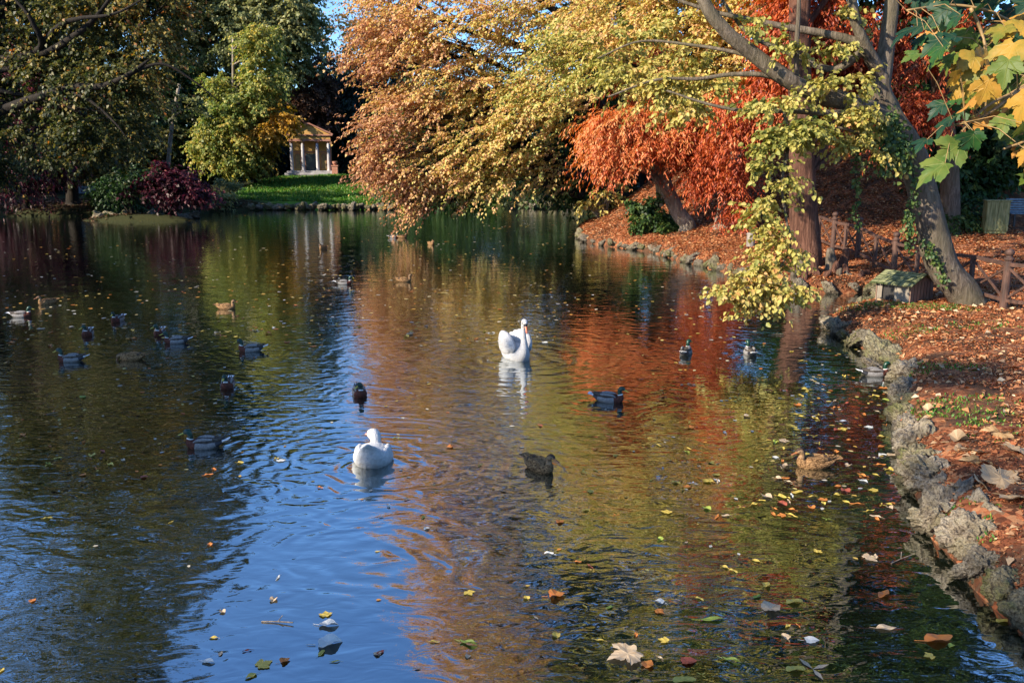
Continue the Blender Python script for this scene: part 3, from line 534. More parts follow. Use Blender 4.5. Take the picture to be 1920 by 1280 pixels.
# right, up the slope
b = G(1780, 31)
tree('tall_tree', 'tall pale-barked tree whose high crown spreads over the leaning tree', 'tree', b, [b+(0, 0, .5), P(1775, 250, 31), P(1740, 0, 31), P(1650, -300, 30), P(1560, -600, 29)],
     [lb(880, -930, 27, 110, 120, 60, .5), lb(1050, -960, 27, 150, 130, 90, .5), lb(1300, -930, 27, 180, 150, 100, .5), lb(1300, -640, 28, 170, 140, 90, .5), lb(1550, -850, 27, 200, 180, 120, .5), lb(1560, -520, 28, 200, 150, 100, .5), lb(1820, -900, 27, 220, 200, 120, .5), lb(1850, -500, 28, 200, 180, 100, .5), lb(2080, -700, 27, 220, 260, 110, .5), lb(2060, -300, 28, 180, 180, 70, .5), lb(1480, -300, 29, 160, 110, 40, .5), lb(1780, -200, 29, 180, 130, 90, .5), lb(1640, -90, 30, 150, 90, 60, .5), lb(1930, -120, 29, 150, 120, 60, .5), lb(1480, -170, 30, 140, 90, 50, .5), lb(1700, -350, 28, 180, 110, 70, .5), lb(1150, -1180, 26, 250, 130, 60, .5), lb(1600, -1150, 26, 260, 150, 70, .5)],
     BK['grey'], LM['bushg'], seed=89, tr=(.4, .2), leaf=(.17, .12), strands=7, per=18, slen=1.0, limb_r=.35, imin=12, twigs=6)
for i, (px, Y, lobes, lf, lab) in enumerate([
    (1590, 46, [lb(1580, 230, 44, 90, 70, 80, .3), lb(1480, 240, 45, 90, 80, 60, .3), lb(1560, 120, 45, 110, 90, 60, .3)], 'yew', 'dark evergreen on top of the leafy slope'),
    (1720, 44, [lb(1690, 240, 42, 90, 80, 80, .3), lb(1640, 290, 41, 60, 30, 34, .3), lb(1720, 120, 42, 120, 90, 60, .3)], 'yew', 'dark evergreen above the slope behind the leaning tree'),
    (1852, 38, [lb(1830, 300, 36, 70, 60, 80, .45), lb(1790, 360, 35, 50, 40, 44, .4), lb(1880, 240, 36, 90, 70, 60, .4), lb(1800, 180, 38, 90, 80, 50, .3), lb(1790, 400, 34.5, 40, 20, 16, .6)], 'bushg', 'dark tree with slanting trunks behind the wooden cabinet'),
    (1940, 44, [lb(1920, 370, 42, 40, 40, 40, .6), lb(1950, 260, 42, 70, 70, 40, .6)], 'gold', 'orange-leaved tree glowing behind the blue bench'),
    (1380, 58, [lb(1380, 330, 56, 90, 60, 60, .2), lb(1360, 200, 56, 110, 90, 60, .3), lb(1300, 330, 54, 60, 60, 40, .3)], 'yew', 'dark evergreen behind the two red cypresses'),
    (1250, 64, [lb(1230, 320, 62, 80, 60, 50, .3), lb(1220, 180, 62, 110, 100, 90, .4), lb(1165, 235, 60, 70, 50, 60, .4), lb(1150, 300, 61, 70, 40, 40, .3), lb(1180, 40, 62, 110, 80, 60, .5), lb(1320, 20, 62, 110, 80, 60, .5), lb(1250, -60, 62, 160, 80, 60, .5), lb(1080, 0, 62, 60, 60, 30, .5)], 'olive', 'dull olive tree behind the point')]):
    stree('slope_tree', lab, px, Y, 150, lobes, 'dark', lf, 90+i, 'trees on the right-hand slope', leaf=(.24, .12), slen=1.1, tr=(.3, .15))
# trees of the near left bank (they shade the near water)
for i, (x, y, r, zt, lab) in enumerate([(-28.5, 4.5, 4.8, 16, 'round dark tree on the near left bank'), (-28, 1.3, 3.3, 16.2, 'tall dark tree on the near left bank'), (-36, 17, 5, 16.5, 'dark tree on the left bank opposite the duck house'), (-46, 32, 8, 19, 'dark tree inland of the spreading olive one'), (-33, -16, 5, 24, 'sparse tall tree at the corner of the bank nearest the viewer')]):
    z = hz(x, y)
    tree('bank_tree', lab, 'tree', (x, y, z), [(x, y, z+1), (x+.3, y, zt*.5), (x, y+.2, zt*.8)],
         [(x, y, zt*.62, r, r, zt*.36, 90, .4), (x+r*.5, y+r*.3, zt*.5, r*.6, r*.6, zt*.22, 40, .4), (x-r*.4, y-r*.5, zt*.55, r*.6, r*.6, zt*.25, 40, .4)], BK['dark'], LM['olive'], seed=100+i, tr=(.5, .2), leaf=(.5, .35), slen=1.8, twigs=3, group='trees of the near left bank')
b = np.array((-31, -6, hz(-31, -6)))  # unseen tree added off frame, its tufts set to shade ducks and dapple bank
tree('shade_tuft_tree', 'tall slim tree with separate small tufts of leaves on the near left bank', 'tree', b, [b+(0, 0, 1), b+(.4, 0, 10), b+(0, -1, 17), b+(0, -3, 21)],
     [(-28, -2.4, 13.5, 1.1, .9, 1.0, 40, .4), (-28, -4.2, 18.1, 1.0, .9, .7, 30, .4), (-28, -6.7, 16.9, .8, .8, .7, 26, .4), (-31, -9.0, 22.9, .6, .9, .25, 9, .4), (-31, -13, 22.4, .6, 1.0, .25, 8, .4)],
     BK['grey'], LM['olive'], seed=140, tr=(.3, .1), leaf=(.3, .2), slen=.5, strands=5, per=12, twigs=8)
# far woods closing the view
g = np.random.default_rng(5)
lobes = []
for k in range(70):
    a = -1.15+2.3*k/69; rr = 122+g.random()*14; x = math.sin(a)*rr; y = math.cos(a)*rr
    if y < 30: continue
    lobes.append((x, y, 5.5+g.random()*2, 6.5, 5, 7+g.random()*2.5, 46, .35))
for k in range(26):
    lobes.append((30+g.random()*40, 30+k*3.2, 6+hz(40, 30+k*3.2), 5, 5, 8, 40, .3)); lobes.append((-52-g.random()*12, 20+k*3.2, 6, 5, 5, 8, 40, .3))
tag(crown('distant_woods', None, lobes, LM['bushg'], leaf=(.9, .55), strands=5, per=10, slen=2.6, droop=.4, seed=6), kind='stuff')
# ---------------------------------------------------------------- shrubs
def shrub(name, label, px, Y, lobes, lf, seed, cat='shrub', stems=6, sp=.5, bk='dark', group=None, **kw):
    b = G(px, Y); root = empty(name, b, 0, label, cat, group); info = []
    d = dict(leaf=(.22, .12), strands=5, per=10, slen=.5, droop=.4, tintn=.18, shell=.3); d.update(kw)
    crown('foliage', root, [(l[0]-b[0], l[1]-b[1], l[2]-b[2], *l[3:]) for l in lobes], LM[lf], seed=seed, clumps_out=info, **d)
    mb = MB(); g = np.random.default_rng(seed); cc = np.concatenate([c for _, c in info])
    for i in g.permutation(len(cc))[:stems]:
        e = cc[i]; s = np.array((g.normal()*.12*sp, g.normal()*.12*sp, -.15)); mid = (s+e)/2+g.normal(size=3)*.12; mid[2] += .2
        mb.tube(smoothpath([s, mid, e], 4), [.035*sp*2*(1-.8*j/8) for j in range(9)], 5, cap=False)
    mb.build('stem', BK[bk], root, smooth=True); return root
shrub('round_bush', 'rounded dark green bush with a lit top on the left bank', 222, 60.5, [lb(222, 372, 60.5, 38, 16, 46, .55), lb(195, 368, 60.5, 18, 12, 14, .8), lb(235, 388, 60, 36, 10, 24, .3)], 'bushg', 121, leaf=(.3, .09), slen=.7)
shrub('purple_maple', 'low spreading purple maple on the little island', 318, 55.6, [lb(340, 350, 55.4, 44, 16, 26, .2), lb(315, 330, 55.4, 40, 16, 22, .3), lb(365, 365, 55.4, 34, 12, 16, .3), lb(290, 355, 55.4, 44, 18, 22, .15)], 'purple', 122, 'shrub', 12, 1.0, slen=.9, leaf=(.24, .14))
shrub('island_shrub', 'dark many-stemmed shrub at the left end of the island', 248, 55.6, [lb(250, 340, 55.4, 44, 20, 36, .2), lb(215, 352, 55.6, 30, 14, 18, .2)], 'bushg', 123, 'shrub', 12, 1.0, slen=.9)
shrub('lakeside_shrub', 'soft grey-green shrub between the purple maple and the lawn', 405, 66.5, [lb(400, 375, 66, 40, 14, 40, .6), lb(375, 384, 65.5, 36, 10, 30, .4), lb(425, 352, 68, 20, 14, 16, .5)], 'oliveg', 124, slen=.6)
shrub('hanging_shrub', 'dark shrub leaning over the water under the copper leaves', 830, 68.8, [lb(830, 372, 68, 50, 14, 44, .5), lb(780, 365, 69, 44, 18, 36, .5), lb(880, 376, 68, 40, 12, 30, .4), lb(910, 350, 69, 40, 24, 30, .4), lb(730, 370, 70, 30, 14, 20, .6)], 'bushg', 125, slen=.7)
shrub('grey_shrub', 'leafless grey shrub at the right end of the lawn', 712, 71, [lb(705, 350, 71, 24, 12, 10, .3)], 'umber', 126, stems=30, sp=.4, bk='pale', strands=2, per=3)
shrub('pale_shrub', 'pale twiggy shrub with yellow leaves at the tip of the point', 1128, 45, [lb(1125, 372, 44.6, 30, 22, 16, .8), lb(1105, 385, 44.4, 18, 10, 7, .7), lb(1150, 362, 45, 18, 16, 8, .5)], 'lime', 127, stems=40, sp=.45, bk='pale', strands=3, per=5)
shrub('ivy_mound', 'dark green ivy mound below the left-leaning cypress trunk', 1232, 38.4, [lb(1225, 415, 38, 36, 16, 50, .5), lb(1205, 385, 38.6, 24, 16, 26, .2), lb(1255, 430, 37.4, 24, 9, 16, .7)], 'bushg', 128, 'ivy', slen=.35, leaf=(.16, .12), tintn=.25)
shrub('slope_bush', 'small dark bush at the foot of the slope behind the leaning tree', 1790, 31, [lb(1790, 415, 31, 36, 16, 30, .7), lb(1830, 395, 32, 34, 22, 30, .5)], 'bushg', 129, slen=.4, leaf=(.14, .07))
# ================================================================ birds
def feather(name, c1, c2, scale=40, stretch=(1, 2.2, 2.2), rough=.55, bump=.3, lo=.4, hi=.6):
    return simple(name, c1, c2, scale, .75, stretch, bump, .02 if bump > .8 else .004, spec=.12, lo=lo, hi=hi, detail=3)
FM = dict(
    green=simple('green_head', (.001, .012, .007), (.004, .045, .022), 12, .38), ring=simple('neck_ring', (.75, .75, .72)),
    breast=feather('brown_breast', (.07, .025, .018), (.12, .045, .03), 30), flank=feather('grey_flank', (.13, .125, .12), (.27, .26, .25), 60), back=feather('grey_brown_back', (.035, .03, .026), (.10, .085, .07), 26),
    black=simple('black_rump', (.008, .008, .01), (.02, .02, .025), 20, .5), white=feather('white_tail', (.7, .7, .68), (.82, .82, .8), 20),
    bill=simple('yellow_bill', (.42, .36, .04), (.55, .44, .06), 20, .4), obill=simple('orange_bill', (.40, .14, .04), (.20, .09, .04), 30, .4),
    eye=simple('dark_eye', (.005, .005, .005), rough=.1),
    hen=feather('mottled_hen', (.055, .026, .011), (.34, .20, .09), 34, (1, 2.6, 2.6), lo=.42, hi=.58, bump=.5), henhead=feather('hen_head', (.20, .12, .06), (.34, .22, .12), 60), hencap=feather('hen_cap', (.04, .025, .018), (.09, .06, .04), 60),
    swan=feather('swan_plumage', (.38, .38, .38), (.55, .55, .54), 16, (1, 2.2, 2.2), .7, 1.0, lo=.3, hi=.7), sbill=simple('swan_bill', (.75, .20, .08), (.62, .14, .06), 20, .35), sblack=simple('swan_lores', (.01, .01, .01), rough=.4),
    goose=feather('goose_plumage', (.46, .46, .45), (.62, .62, .60), 10, (1, 2.5, 2.5), .7, .9, lo=.3, hi=.7), pink=simple('pink_bill', (.72, .32, .24), rough=.4))
def loft(stn, turn, hinge, n=20, sub=4, ry=0.0, yoff=0.0, pitch=0.0, flip=1):
    """stn rows x,z,halfwidth,halfheight,turnweight. Ring planes follow the spine; the front part turns about hinge"""
    st = smoothpath(stn, sub); vs = []; k = len(st); ts = []
    for i in range(k):
        a = st[max(i-1, 0)]; b = st[min(i+1, k-1)]; tx, tz = b[0]-a[0], b[1]-a[1]; l = math.hypot(tx, tz)+1e-9; tx /= l; tz /= l
        x, z, w, hh, tw = st[i]; w = max(w, .001); hh = max(hh, .001)
        c, s = math.cos(turn*tw), math.sin(turn*tw)
        for j in range(n):
            q = 2*math.pi*j/n; y = w*math.cos(q)*flip+yoff*1.0; h = hh*math.sin(q)
            px = x-tz*h; pz = z+tx*h
            dx = px-hinge; vs.append((hinge+dx*c-y*s, dx*s+y*c, pz))
    fs = [(i*n+j, i*n+(j+1) % n, (i+1)*n+(j+1) % n, (i+1)*n+j) for i in range(k-1) for j in range(n)]
    caps = [tuple(range(n))[::-1], tuple((k-1)*n+j for j in range(n))]
    return vs, fs, caps, k
def bird_mesh(name, stn, turn, hinge, mats, pick, parent, sc, sub=4, n=20, yoff=0.0):
    vs, fs, caps, k = loft(stn, turn, hinge, n, sub, yoff=yoff); mb = MB()
    mb.add([(a*sc, b*sc, c*sc) for a, b, c in vs], fs+caps)
    nn = len(stn)-1
    for f in range(len(fs)):
        i, j = divmod(f, n); mb.m[f] = pick((i+.5)/(k-1)*nn, 2*math.pi*(j+.5)/n)
    mb.m[-2] = pick(0, 0); mb.m[-1] = pick(nn, 0)
    return mb.build(name, mats, parent, smooth=True)
def headpt(x, y, z, turn, hinge): c, s = math.cos(turn), math.sin(turn); return (hinge+(x-hinge)*c-y*s, (x-hinge)*s+y*c, z)
def ball(mb, c, r, mi=0, sz=1): return mb.lathe(c, [(r*math.sin(math.pi*i/6)+1e-4, -r*sz*math.cos(math.pi*i/6)) for i in range(7)], 8, mi)
def mallard(px, py, heading, kind, label, turn=0, low=0.0, sc=1.06, drink=False, group=None):
    q = W(px, py); root = empty('mallard' if kind == 'drake' else 'mallard_hen', (q[0], q[1], 0), R(heading), label, 'duck', group or 'ducks on the pond')
    T_ = R(turn); l = low
    body = [(-.29, .105, .012, .004, 0), (-.235, .085, .05, .018, 0), (-.16, .055, .088, .05, 0), (-.06, .035, .108, .078, 0), (.04, .032, .112, .086, 0), (.115, .038, .098, .086, 0), (.165, .062, .070, .068, .1)]
    if drink: neck = [(.195, .085, .045, .045, .3), (.225, .085, .034, .034, .6), (.25, .07, .036, .036, .9), (.268, .045, .03, .03, 1), (.278, .02, .018, .018, 1)]; hp = (.28, .015); bd = (.05, -.05)
    else: neck = [(.178, .105, .042, .046, .35), (.168, .15-l*.4, .033, .034, .7), (.172, .188-l, .036, .036, 1), (.196, .214-l, .040, .037, 1), (.226, .212-l, .033, .029, 1), (.247, .200-l, .019, .017, 1)]; hp = (.245, .199-l); bd = (.07, -.022)
    st = body+neck; nb = len(body)
    if kind == 'drake':
        mats = [FM['flank'], FM['back'], FM['breast'], FM['ring'], FM['green'], FM['black'], FM['white']]
        def pick(t, a):
            up = math.sin(a)
            if t < .9: return 6 if abs(math.cos(a)) > .3 or up < 0 else 5
            if t < 2.1: return 5 if up < .9 else 5
            if t < 4.7: return 1 if up > .55 else 0
            if t < 7.35: return 2
            if t < 7.62: return 3
            return 4
    else:
        mats = [FM['hen'], FM['henhead'], FM['hencap']]
        def pick(t, a): return 0 if t < 7.2 else (2 if math.sin(a) > .55 else 1)
    bird_mesh('body', st, T_, .165, mats, pick, root, sc)
    # bill: flattened, slightly upturned
    x0, z0 = hp; bs = [(x0-.012, z0, .016, .014, 1), (x0+bd[0]*.35, z0+bd[1]*.55, .014, .010, 1), (x0+bd[0]*.75, z0+bd[1]*1.0, .016, .006, 1), (x0+bd[0], z0+bd[1]*1.12, .010, .004, 1)]
    bird_mesh('bill', bs, T_, .165, [FM['bill' if kind == 'drake' else 'obill']], lambda t, a: 0, root, sc, 3, 10)
    for s in (-1, 1):
        mb = MB(); ex = (.268, s*.03, .05) if drink else (.222, s*.032, .218-l)
        e = headpt(*ex, T_, .165); ball(mb, [v*sc for v in e], .0065*sc); mb.build('eye', FM['eye'], root, smooth=True)
        ws = [(.12, .075, .006, .018, 0), (.07, .085, .020, .042, 0), (-.02, .09, .026, .05, 0), (-.12, .095, .022, .036, 0), (-.20, .112, .012, .018, 0), (-.25, .13, .004, .005, 0)]
        mt = [FM['back'], FM['flank']] if kind == 'drake' else [FM['hen'], FM['hencap']]
        vs, fs, caps, k = loft(ws, 0, 0, 14, 4); mb = MB()
        mb.add([((a)*sc, (b+s*(.070-max(0, -(a+.05))*.22))*sc, c*sc) for a, b, c in vs], fs+caps)
        for f in range(len(fs)):
            i, j = divmod(f, 14)
            if kind == 'drake': mb.m[f] = 1 if math.sin(2*math.pi*(j+.5)/14) < -.35 and i < 12 else 0
            else: mb.m[f] = 1 if (i in (12, 13)) else 0
        mb.build('wing', mt, root, smooth=True)
    mb = MB(); tz = .108
    for j in range(5):
        a = (j-2)*.22; d = Vector((-math.cos(a), math.sin(a), .28)); p0 = Vector((-.235, (j-2)*.012, .088)); mb.bar([v*sc for v in p0], [v*sc for v in p0+d*.085], .026*sc, .004*sc)
    mb.build('tail', FM['white' if kind == 'drake' else 'hen'], root)
    if kind == 'drake':
        mb = MB(); mb.tube([[v*sc for v in p] for p in ((-.23, .006, .10), (-.265, .006, .125), (-.262, .006, .15), (-.24, .006, .152))], [.006, .006, .005, .003], 6); mb.build('tail_curl', FM['black'], root, smooth=True)
    return root
for a in [
    (40, 594, 5, 'drake', 'sunlit mallard drake with white sides and green head, furthest left of all the ducks', 0),
    (89, 570, -120, 'hen', 'small sunlit brown duck with dark back just behind the furthest left drake', -30),
    (221, 602, -92, 'drake', 'shaded drake facing the viewer, second from the left in its row', 5),
    (165, 628, -75, 'drake', 'drake facing the viewer with its bill turned left, above the large grey drake', -45),
    (300, 627, -80, 'drake', 'dark-headed drake turned left, just behind the drake with the raised white tail', -60),
    (331, 643, 188, 'drake', 'drake swimming left with a raised white tail tip, in the middle of the shaded flock', 15),
    (134, 677, 184, 'drake', 'large grey drake with yellow bill swimming left at the edge of the shade', 0),
    (471, 658, 190, 'drake', 'dark drake swimming left with a bright blue wake line behind it', 10),
    (424, 579, -4, 'hen', 'sunlit pale brown hen swimming right, alone at the edge of the light', 0),
    (427, 725, -80, 'drake', 'drake heading straight at the viewer with rippled dark reflection', -12),
    (674, 740, -70, 'drake', 'dark drake facing the viewer with bill turned left, behind the white goose', -50),
    (384, 838, 183, 'drake', 'nearest drake, in deep shade, swimming left with yellow bill', 8),
    (1141, 752, -18, 'drake', 'grey drake with green head on the red-orange reflection', -8),
    (1011, 879, -52, 'hen', 'mottled brown hen with lowered head to the right of the white goose', 18),
    (1286, 663, 68, 'drake', 'drake seen from behind with white rump, left of the pair swimming away', -25),
    (1406, 664, 88, 'drake', 'drake seen from behind with dark head, right of the pair swimming away', 5),
    (1640, 704, 2, 'drake', 'drake with green head swimming right up to the bank stones', 0),
    (1528, 874, 186, 'hen', 'mottled brown hen with orange bill swimming left among leaves near the bank', 5),
    (645, 533, 4, 'drake', 'small distant drake with bright green head and white sides', 0),
    (757, 528, 4, 'hen', 'small distant tan hen swimming right after nothing, alone beyond the swan', 0),
    (606, 467, -110, 'hen', 'tiny far duck on the white reflection of the temple columns', 0),
    (738, 446, 2, 'drake', 'tiny far drake, left one of the furthest pair', 0),
    (754, 446, 2, 'hen', 'tiny far brown duck, right one of the furthest pair', 0),
    (808, 459, -60, 'hen', 'tiny far pale duck swimming alone to the right of the furthest pair', 0)]:
    if a[4].startswith('small distant tan'): a = (*a[:4], 'small distant tan hen swimming right, to the right of the small bright drake', a[5])
    mallard(*a[:5], turn=a[5], low=.012 if a[3] == 'hen' else 0)
mallard(248, 674, 180, 'hen', 'dark brown hen dipping its bill into the water beside the large grey drake', drink=True)
# ---------------------------------------------------------------- swan
q = W(966, 669); swan = empty('swan', (q[0], q[1], 0), R(-66), 'white swan with raised wings and orange bill in the middle of the pond', 'swan')
st = [(-.50, .22, .02, .01, 0), (-.43, .19, .09, .05, 0), (-.28, .12, .17, .13, 0), (-.05, .08, .225, .19, 0), (.15, .08, .215, .20, 0), (.29, .12, .155, .17, 0), (.365, .20, .10, .115, .1), (.385, .30, .066, .07, .2), (.365, .42, .050, .052, .3), (.35, .54, .043, .045, .5), (.352, .63, .042, .043, .7), (.375, .70, .047, .046, 1), (.42, .728, .052, .048, 1), (.465, .705, .042, .040, 1), (.488, .672, .030, .028, 1), (.50, .65, .022, .020, 1)]
bird_mesh('body', st, R(-8), .365, [FM['swan'], FM['sblack']], lambda t, a: 1 if t > 13.6 else 0, swan, 1.08, 4, 28)
bs = [(.492, .66, .024, .022, 1), (.52, .618, .020, .017, 1), (.545, .578, .019, .012, 1), (.562, .548, .015, .008, 1), (.569, .535, .006, .004, 1)]
bird_mesh('bill', bs, R(-8), .365, [FM['sbill'], FM['sblack']], lambda t, a: 1 if t > 3.0 or math.sin(a) < -.8 else 0, swan, 1.08, 4, 14)
mb = MB(); e = headpt(.505, 0, .672, R(-8), .365); ball(mb, [v*1.08 for v in e], .02); mb.build('knob', FM['sblack'], swan, smooth=True)
for s in (-1, 1):
    mb = MB(); e = headpt(.458, s*.040, .715, R(-8), .365); ball(mb, [v*1.08 for v in e], .012); mb.build('eye', FM['eye'], swan, smooth=True)
    ws = [(.27, .15, .01, .04, 0), (.23, .20, .06, .13, 0), (.12, .24, .095, .20, 0), (-.04, .265, .11, .22, 0), (-.20, .28, .095, .19, 0), (-.34, .28, .07, .13, 0), (-.47, .28, .04, .06, 0), (-.56, .28, .008, .012, 0)]
    vs, fs, caps, k = loft(ws, 0, 0, 20, 5); mb = MB()
    mb.add([(a*1.08, (b+s*(.165+.10*max(0, c-.25)-max(0, -a-.15)*.35))*1.08, (c+.012*math.sin(a*60)*(c > .2)*(a < .05))*1.08) for a, b, c in vs], fs+caps)
    mb.build('wing', FM['swan'], swan, smooth=True)
mb = MB()
for j in range(7):
    a = (j-3)*.2; p0 = Vector((-.42, (j-3)*.02, .2)); d = Vector((-math.cos(a), math.sin(a), .25)); mb.bar(p0, p0+d*.14, .05, .006)
mb.build('tail', FM['swan'], swan)
# ---------------------------------------------------------------- goose seen from behind
q = W(700, 864); goose = empty('goose', (q[0], q[1], 0), R(92), 'white goose swimming away with a raised pointed tail and pink bill', 'goose')
st = [(-.39, .335, .016, .006, 0), (-.355, .295, .060, .02, 0), (-.30, .24, .105, .055, 0), (-.24, .155, .155, .10, 0), (-.15, .08, .195, .135, 0), (0, .055, .235, .15, 0), (.13, .06, .21, .14, 0), (.21, .09, .13, .11, .05), (.24, .13, .082, .085, .2), (.24, .165, .062, .062, .4), (.255, .205, .070, .066, .8), (.285, .24, .080, .068, 1), (.33, .24, .066, .055, 1), (.362, .225, .034, .03, 1)]
bird_mesh('body', st, R(48), .255, [FM['goose']], lambda t, a: 0, goose, 1.1, 4, 28)
bs = [(.352, .235, .028, .026, 1), (.385, .222, .022, .016, 1), (.42, .215, .020, .010, 1), (.435, .21, .010, .005, 1)]
bird_mesh('bill', bs, R(48), .255, [FM['pink']], lambda t, a: 0, goose, 1.1, 4, 12)
for s in (-1, 1):
    mb = MB(); e = headpt(.325, s*.060, .262, R(48), .255); ball(mb, [v*1.1 for v in e], .011); mb.build('eye', FM['eye'], goose, smooth=True)
    ws = [(.20, .08, .012, .04, 0), (.14, .09, .035, .075, 0), (.02, .095, .055, .09, 0), (-.12, .10, .05, .075, 0), (-.22, .12, .028, .04, 0), (-.29, .15, .006, .012, 0)]
    vs, fs, caps, k = loft(ws, 0, 0, 16, 5); mb = MB()
    mb.add([(a*1.1, (b+s*(.165-max(0, -a-.02)*.22))*1.1, (c+.008*math.sin(a*70))*1.1) for a, b, c in vs], fs+caps); mb.build('wing', FM['goose'], goose, smooth=True)
# ================================================================ rocks
import bmesh
def rockmat(name, c0, c1, c2, moss, mossamt=.5):
    m, nt = mat(name); v = coords(nt)
    n1 = noise_n(nt, v, 2.2, 8, .7); n2 = noise_n(nt, v, 1.1, 3); vo = nd(nt, 'ShaderNodeTexVoronoi'); vo.inputs['Scale'].default_value = 7; L(nt, v, vo.inputs['Vector'])
    n3 = noise_n(nt, v, 14, 6, .75)
    col = ramp(nt, [(.33, c0), (.47, c1), (.66, c2)], n1.outputs[0]).outputs[0]
    g = nd(nt, 'ShaderNodeNewGeometry'); sx = nd(nt, 'ShaderNodeSeparateXYZ'); L(nt, g.outputs['Normal'], sx.inputs[0])
    mk = mathn(nt, 'MULTIPLY', ramp(nt, [(.45, (0, 0, 0)), (.6, (1, 1, 1))], n2.outputs[0]).outputs[0], mossamt)
    col = mixc(nt, mk, col, moss)
    sp = nd(nt, 'ShaderNodeSeparateXYZ'); L(nt, g.outputs['Position'], sp.inputs[0]); wet = nd(nt, 'ShaderNodeMapRange'); wet.inputs[1].default_value = .03; wet.inputs[2].default_value = .13; wet.inputs[3].default_value = .75; wet.inputs[4].default_value = 0; L(nt, sp.outputs[2], wet.inputs[0]); col = mixc(nt, wet.outputs[0], col, (.045, .038, .022))
    col = mixc(nt, mathn(nt, 'MULTIPLY', ramp(nt, [(.38, (1, 1, 1)), (.48, (0, 0, 0))], n3.outputs[0]).outputs[0], .85), col, (.045, .034, .024))
    p = nd(nt, 'ShaderNodeBsdfPrincipled'); p.inputs['Roughness'].default_value = .85; p.inputs['Specular IOR Level'].default_value = .2
    L(nt, col, p.inputs['Base Color'])
    hh = mathn(nt, 'ADD', mathn(nt, 'MULTIPLY', vo.outputs['Distance'], .8), mathn(nt, 'ADD', n1.outputs[0], mathn(nt, 'MULTIPLY', n3.outputs[0], .5)))
    L(nt, bumpn(nt, hh, .8, .08), p.inputs['Normal']); out(nt, p.outputs[0]); return m
RK = [rockmat('limestone', (.06, .045, .032), (.26, .215, .155), (.47, .42, .33), (.13, .115, .045), .5), rockmat('grey_limestone', (.055, .045, .034), (.18, .155, .12), (.36, .32, .25), (.08, .075, .035), .3), rockmat('mossy_limestone', (.05, .042, .026), (.19, .165, .10), (.37, .33, .22), (.11, .12, .03), .75)]
def rockmesh(seed, sub, m, pit=.22):
    bm = bmesh.new(); bmesh.ops.create_icosphere(bm, subdivisions=sub, radius=1); o = Vector((seed*7.3, seed*3.1, seed*1.7))
    for v in bm.verts:
        d = v.co.normalized(); r = 1+.42*mnoise.noise(d*1.3+o)+.26*mnoise.noise(d*3+o)-pit*abs(mnoise.noise(d*4.5+o))+.09*mnoise.noise(d*9+o)-.08*abs(mnoise.noise(d*16+o))
        v.co = d*r; v.co.z *= .85
    for f in bm.faces: f.smooth = True
    me = bpy.data.meshes.new('rock'); bm.to_mesh(me); bm.free(); me.materials.append(m); return me
RM5 = [rockmesh(i+1, 6 if i < 5 else 5, RK[(0, 1, 0, 2, 0, 1, 2)[i]], .3) for i in range(7)]
RM3 = [rockmesh(i+11, 4, RK[(0, 2, 1, 2)[i]]) for i in range(4)]
gr = np.random.default_rng(9)
def rock(c, r, me, label, group=None, sq=(1, 1, 1)):
    o = bpy.data.objects.new('rock', me); COL.objects.link(o); o.location = [float(a) for a in c]; o.scale = [float(r*a) for a in sq]
    o.rotation_euler = (gr.random()*.8, gr.random()*.8, gr.random()*6.28); return tag(o, label, 'rock', group)
for px, py, r, mi, sq, lab in [
    (1606, 632, 24, 3, (1.1, 1, .7), 'pale mossy rock furthest out on the near bank, under the duck house'),
    (1655, 658, 30, 3, (1.3, 1, .7), 'olive mossy rock with dark hollows just behind the drake by the bank'),
    (1605, 606, 13, 3, (1.3, 1, .5), 'small round mossy stone in the water in front of the duck house'),
    (1640, 682, 20, 2, (1.5, 1, .4), 'flat yellowish stone level with the water behind the drake by the bank'),
    (1708, 700, 34, 0, (1, 1, 1), 'pale rounded rock touched by the bill of the drake at the bank'),
    (1695, 742, 26, 1, (1, 1, 1.2), 'blue-grey rock right below the pale rounded one by the drake'),
    (1738, 742, 30, 5, (1.2, 1, .9), 'grey rock in the second row with small green plants'),
    (1722, 782, 30, 1, (1.1, 1, 1), 'dark grey rock with a fallen red leaf between two pale rocks'),
    (1722, 832, 48, 0, (1, 1, 1.1), 'large pale pitted boulder halfway along the near bank'),
    (1770, 800, 32, 2, (1.3, 1, .8), 'pale rock set behind the large pitted boulder'),
    (1760, 885, 42, 4, (1.1, 1, 1), 'yellow-stained boulder with green moss below the large pitted one'),
    (1708, 880, 28, 4, (.8, 1, 1.1), 'low brownish rock at the waterline beneath the pitted boulder'),
    (1772, 962, 50, 1, (.75, .9, 1.6), 'tall dark grey rock standing upright at the water'),
    (1830, 925, 34, 5, (1.2, 1, .8), 'grey rock behind the tall upright one under dry maple leaves'),
    (1838, 985, 62, 0, (1, 1, 1.1), 'large light limestone boulder with a dark cavity'),
    (1898, 1020, 46, 2, (1, 1, 1), 'cream limestone boulder at the right edge'),
    (1852, 1072, 40, 3, (1, 1, .9), 'yellow-mossed rock dipping into the water below the cavity boulder'),
    (1902, 1105, 44, 4, (1, 1, 1), 'brown wet rock lowest at the right edge'),
    (1790, 845, 26, 6, (1.2, 1, .7), 'mossy stone tucked among green weeds behind the bank boulders')]:
    Yb = W(px, py+r*.75)[1]; rm = r*depth(Yb, 0)/1600; c = P(px, py, Yb+rm*.6)
    c[2] = max(c[2]-rm*.22, rm*.05); c[0] += rm*.12; rock(c, rm*1.15, RM5[mi], lab, sq=sq)
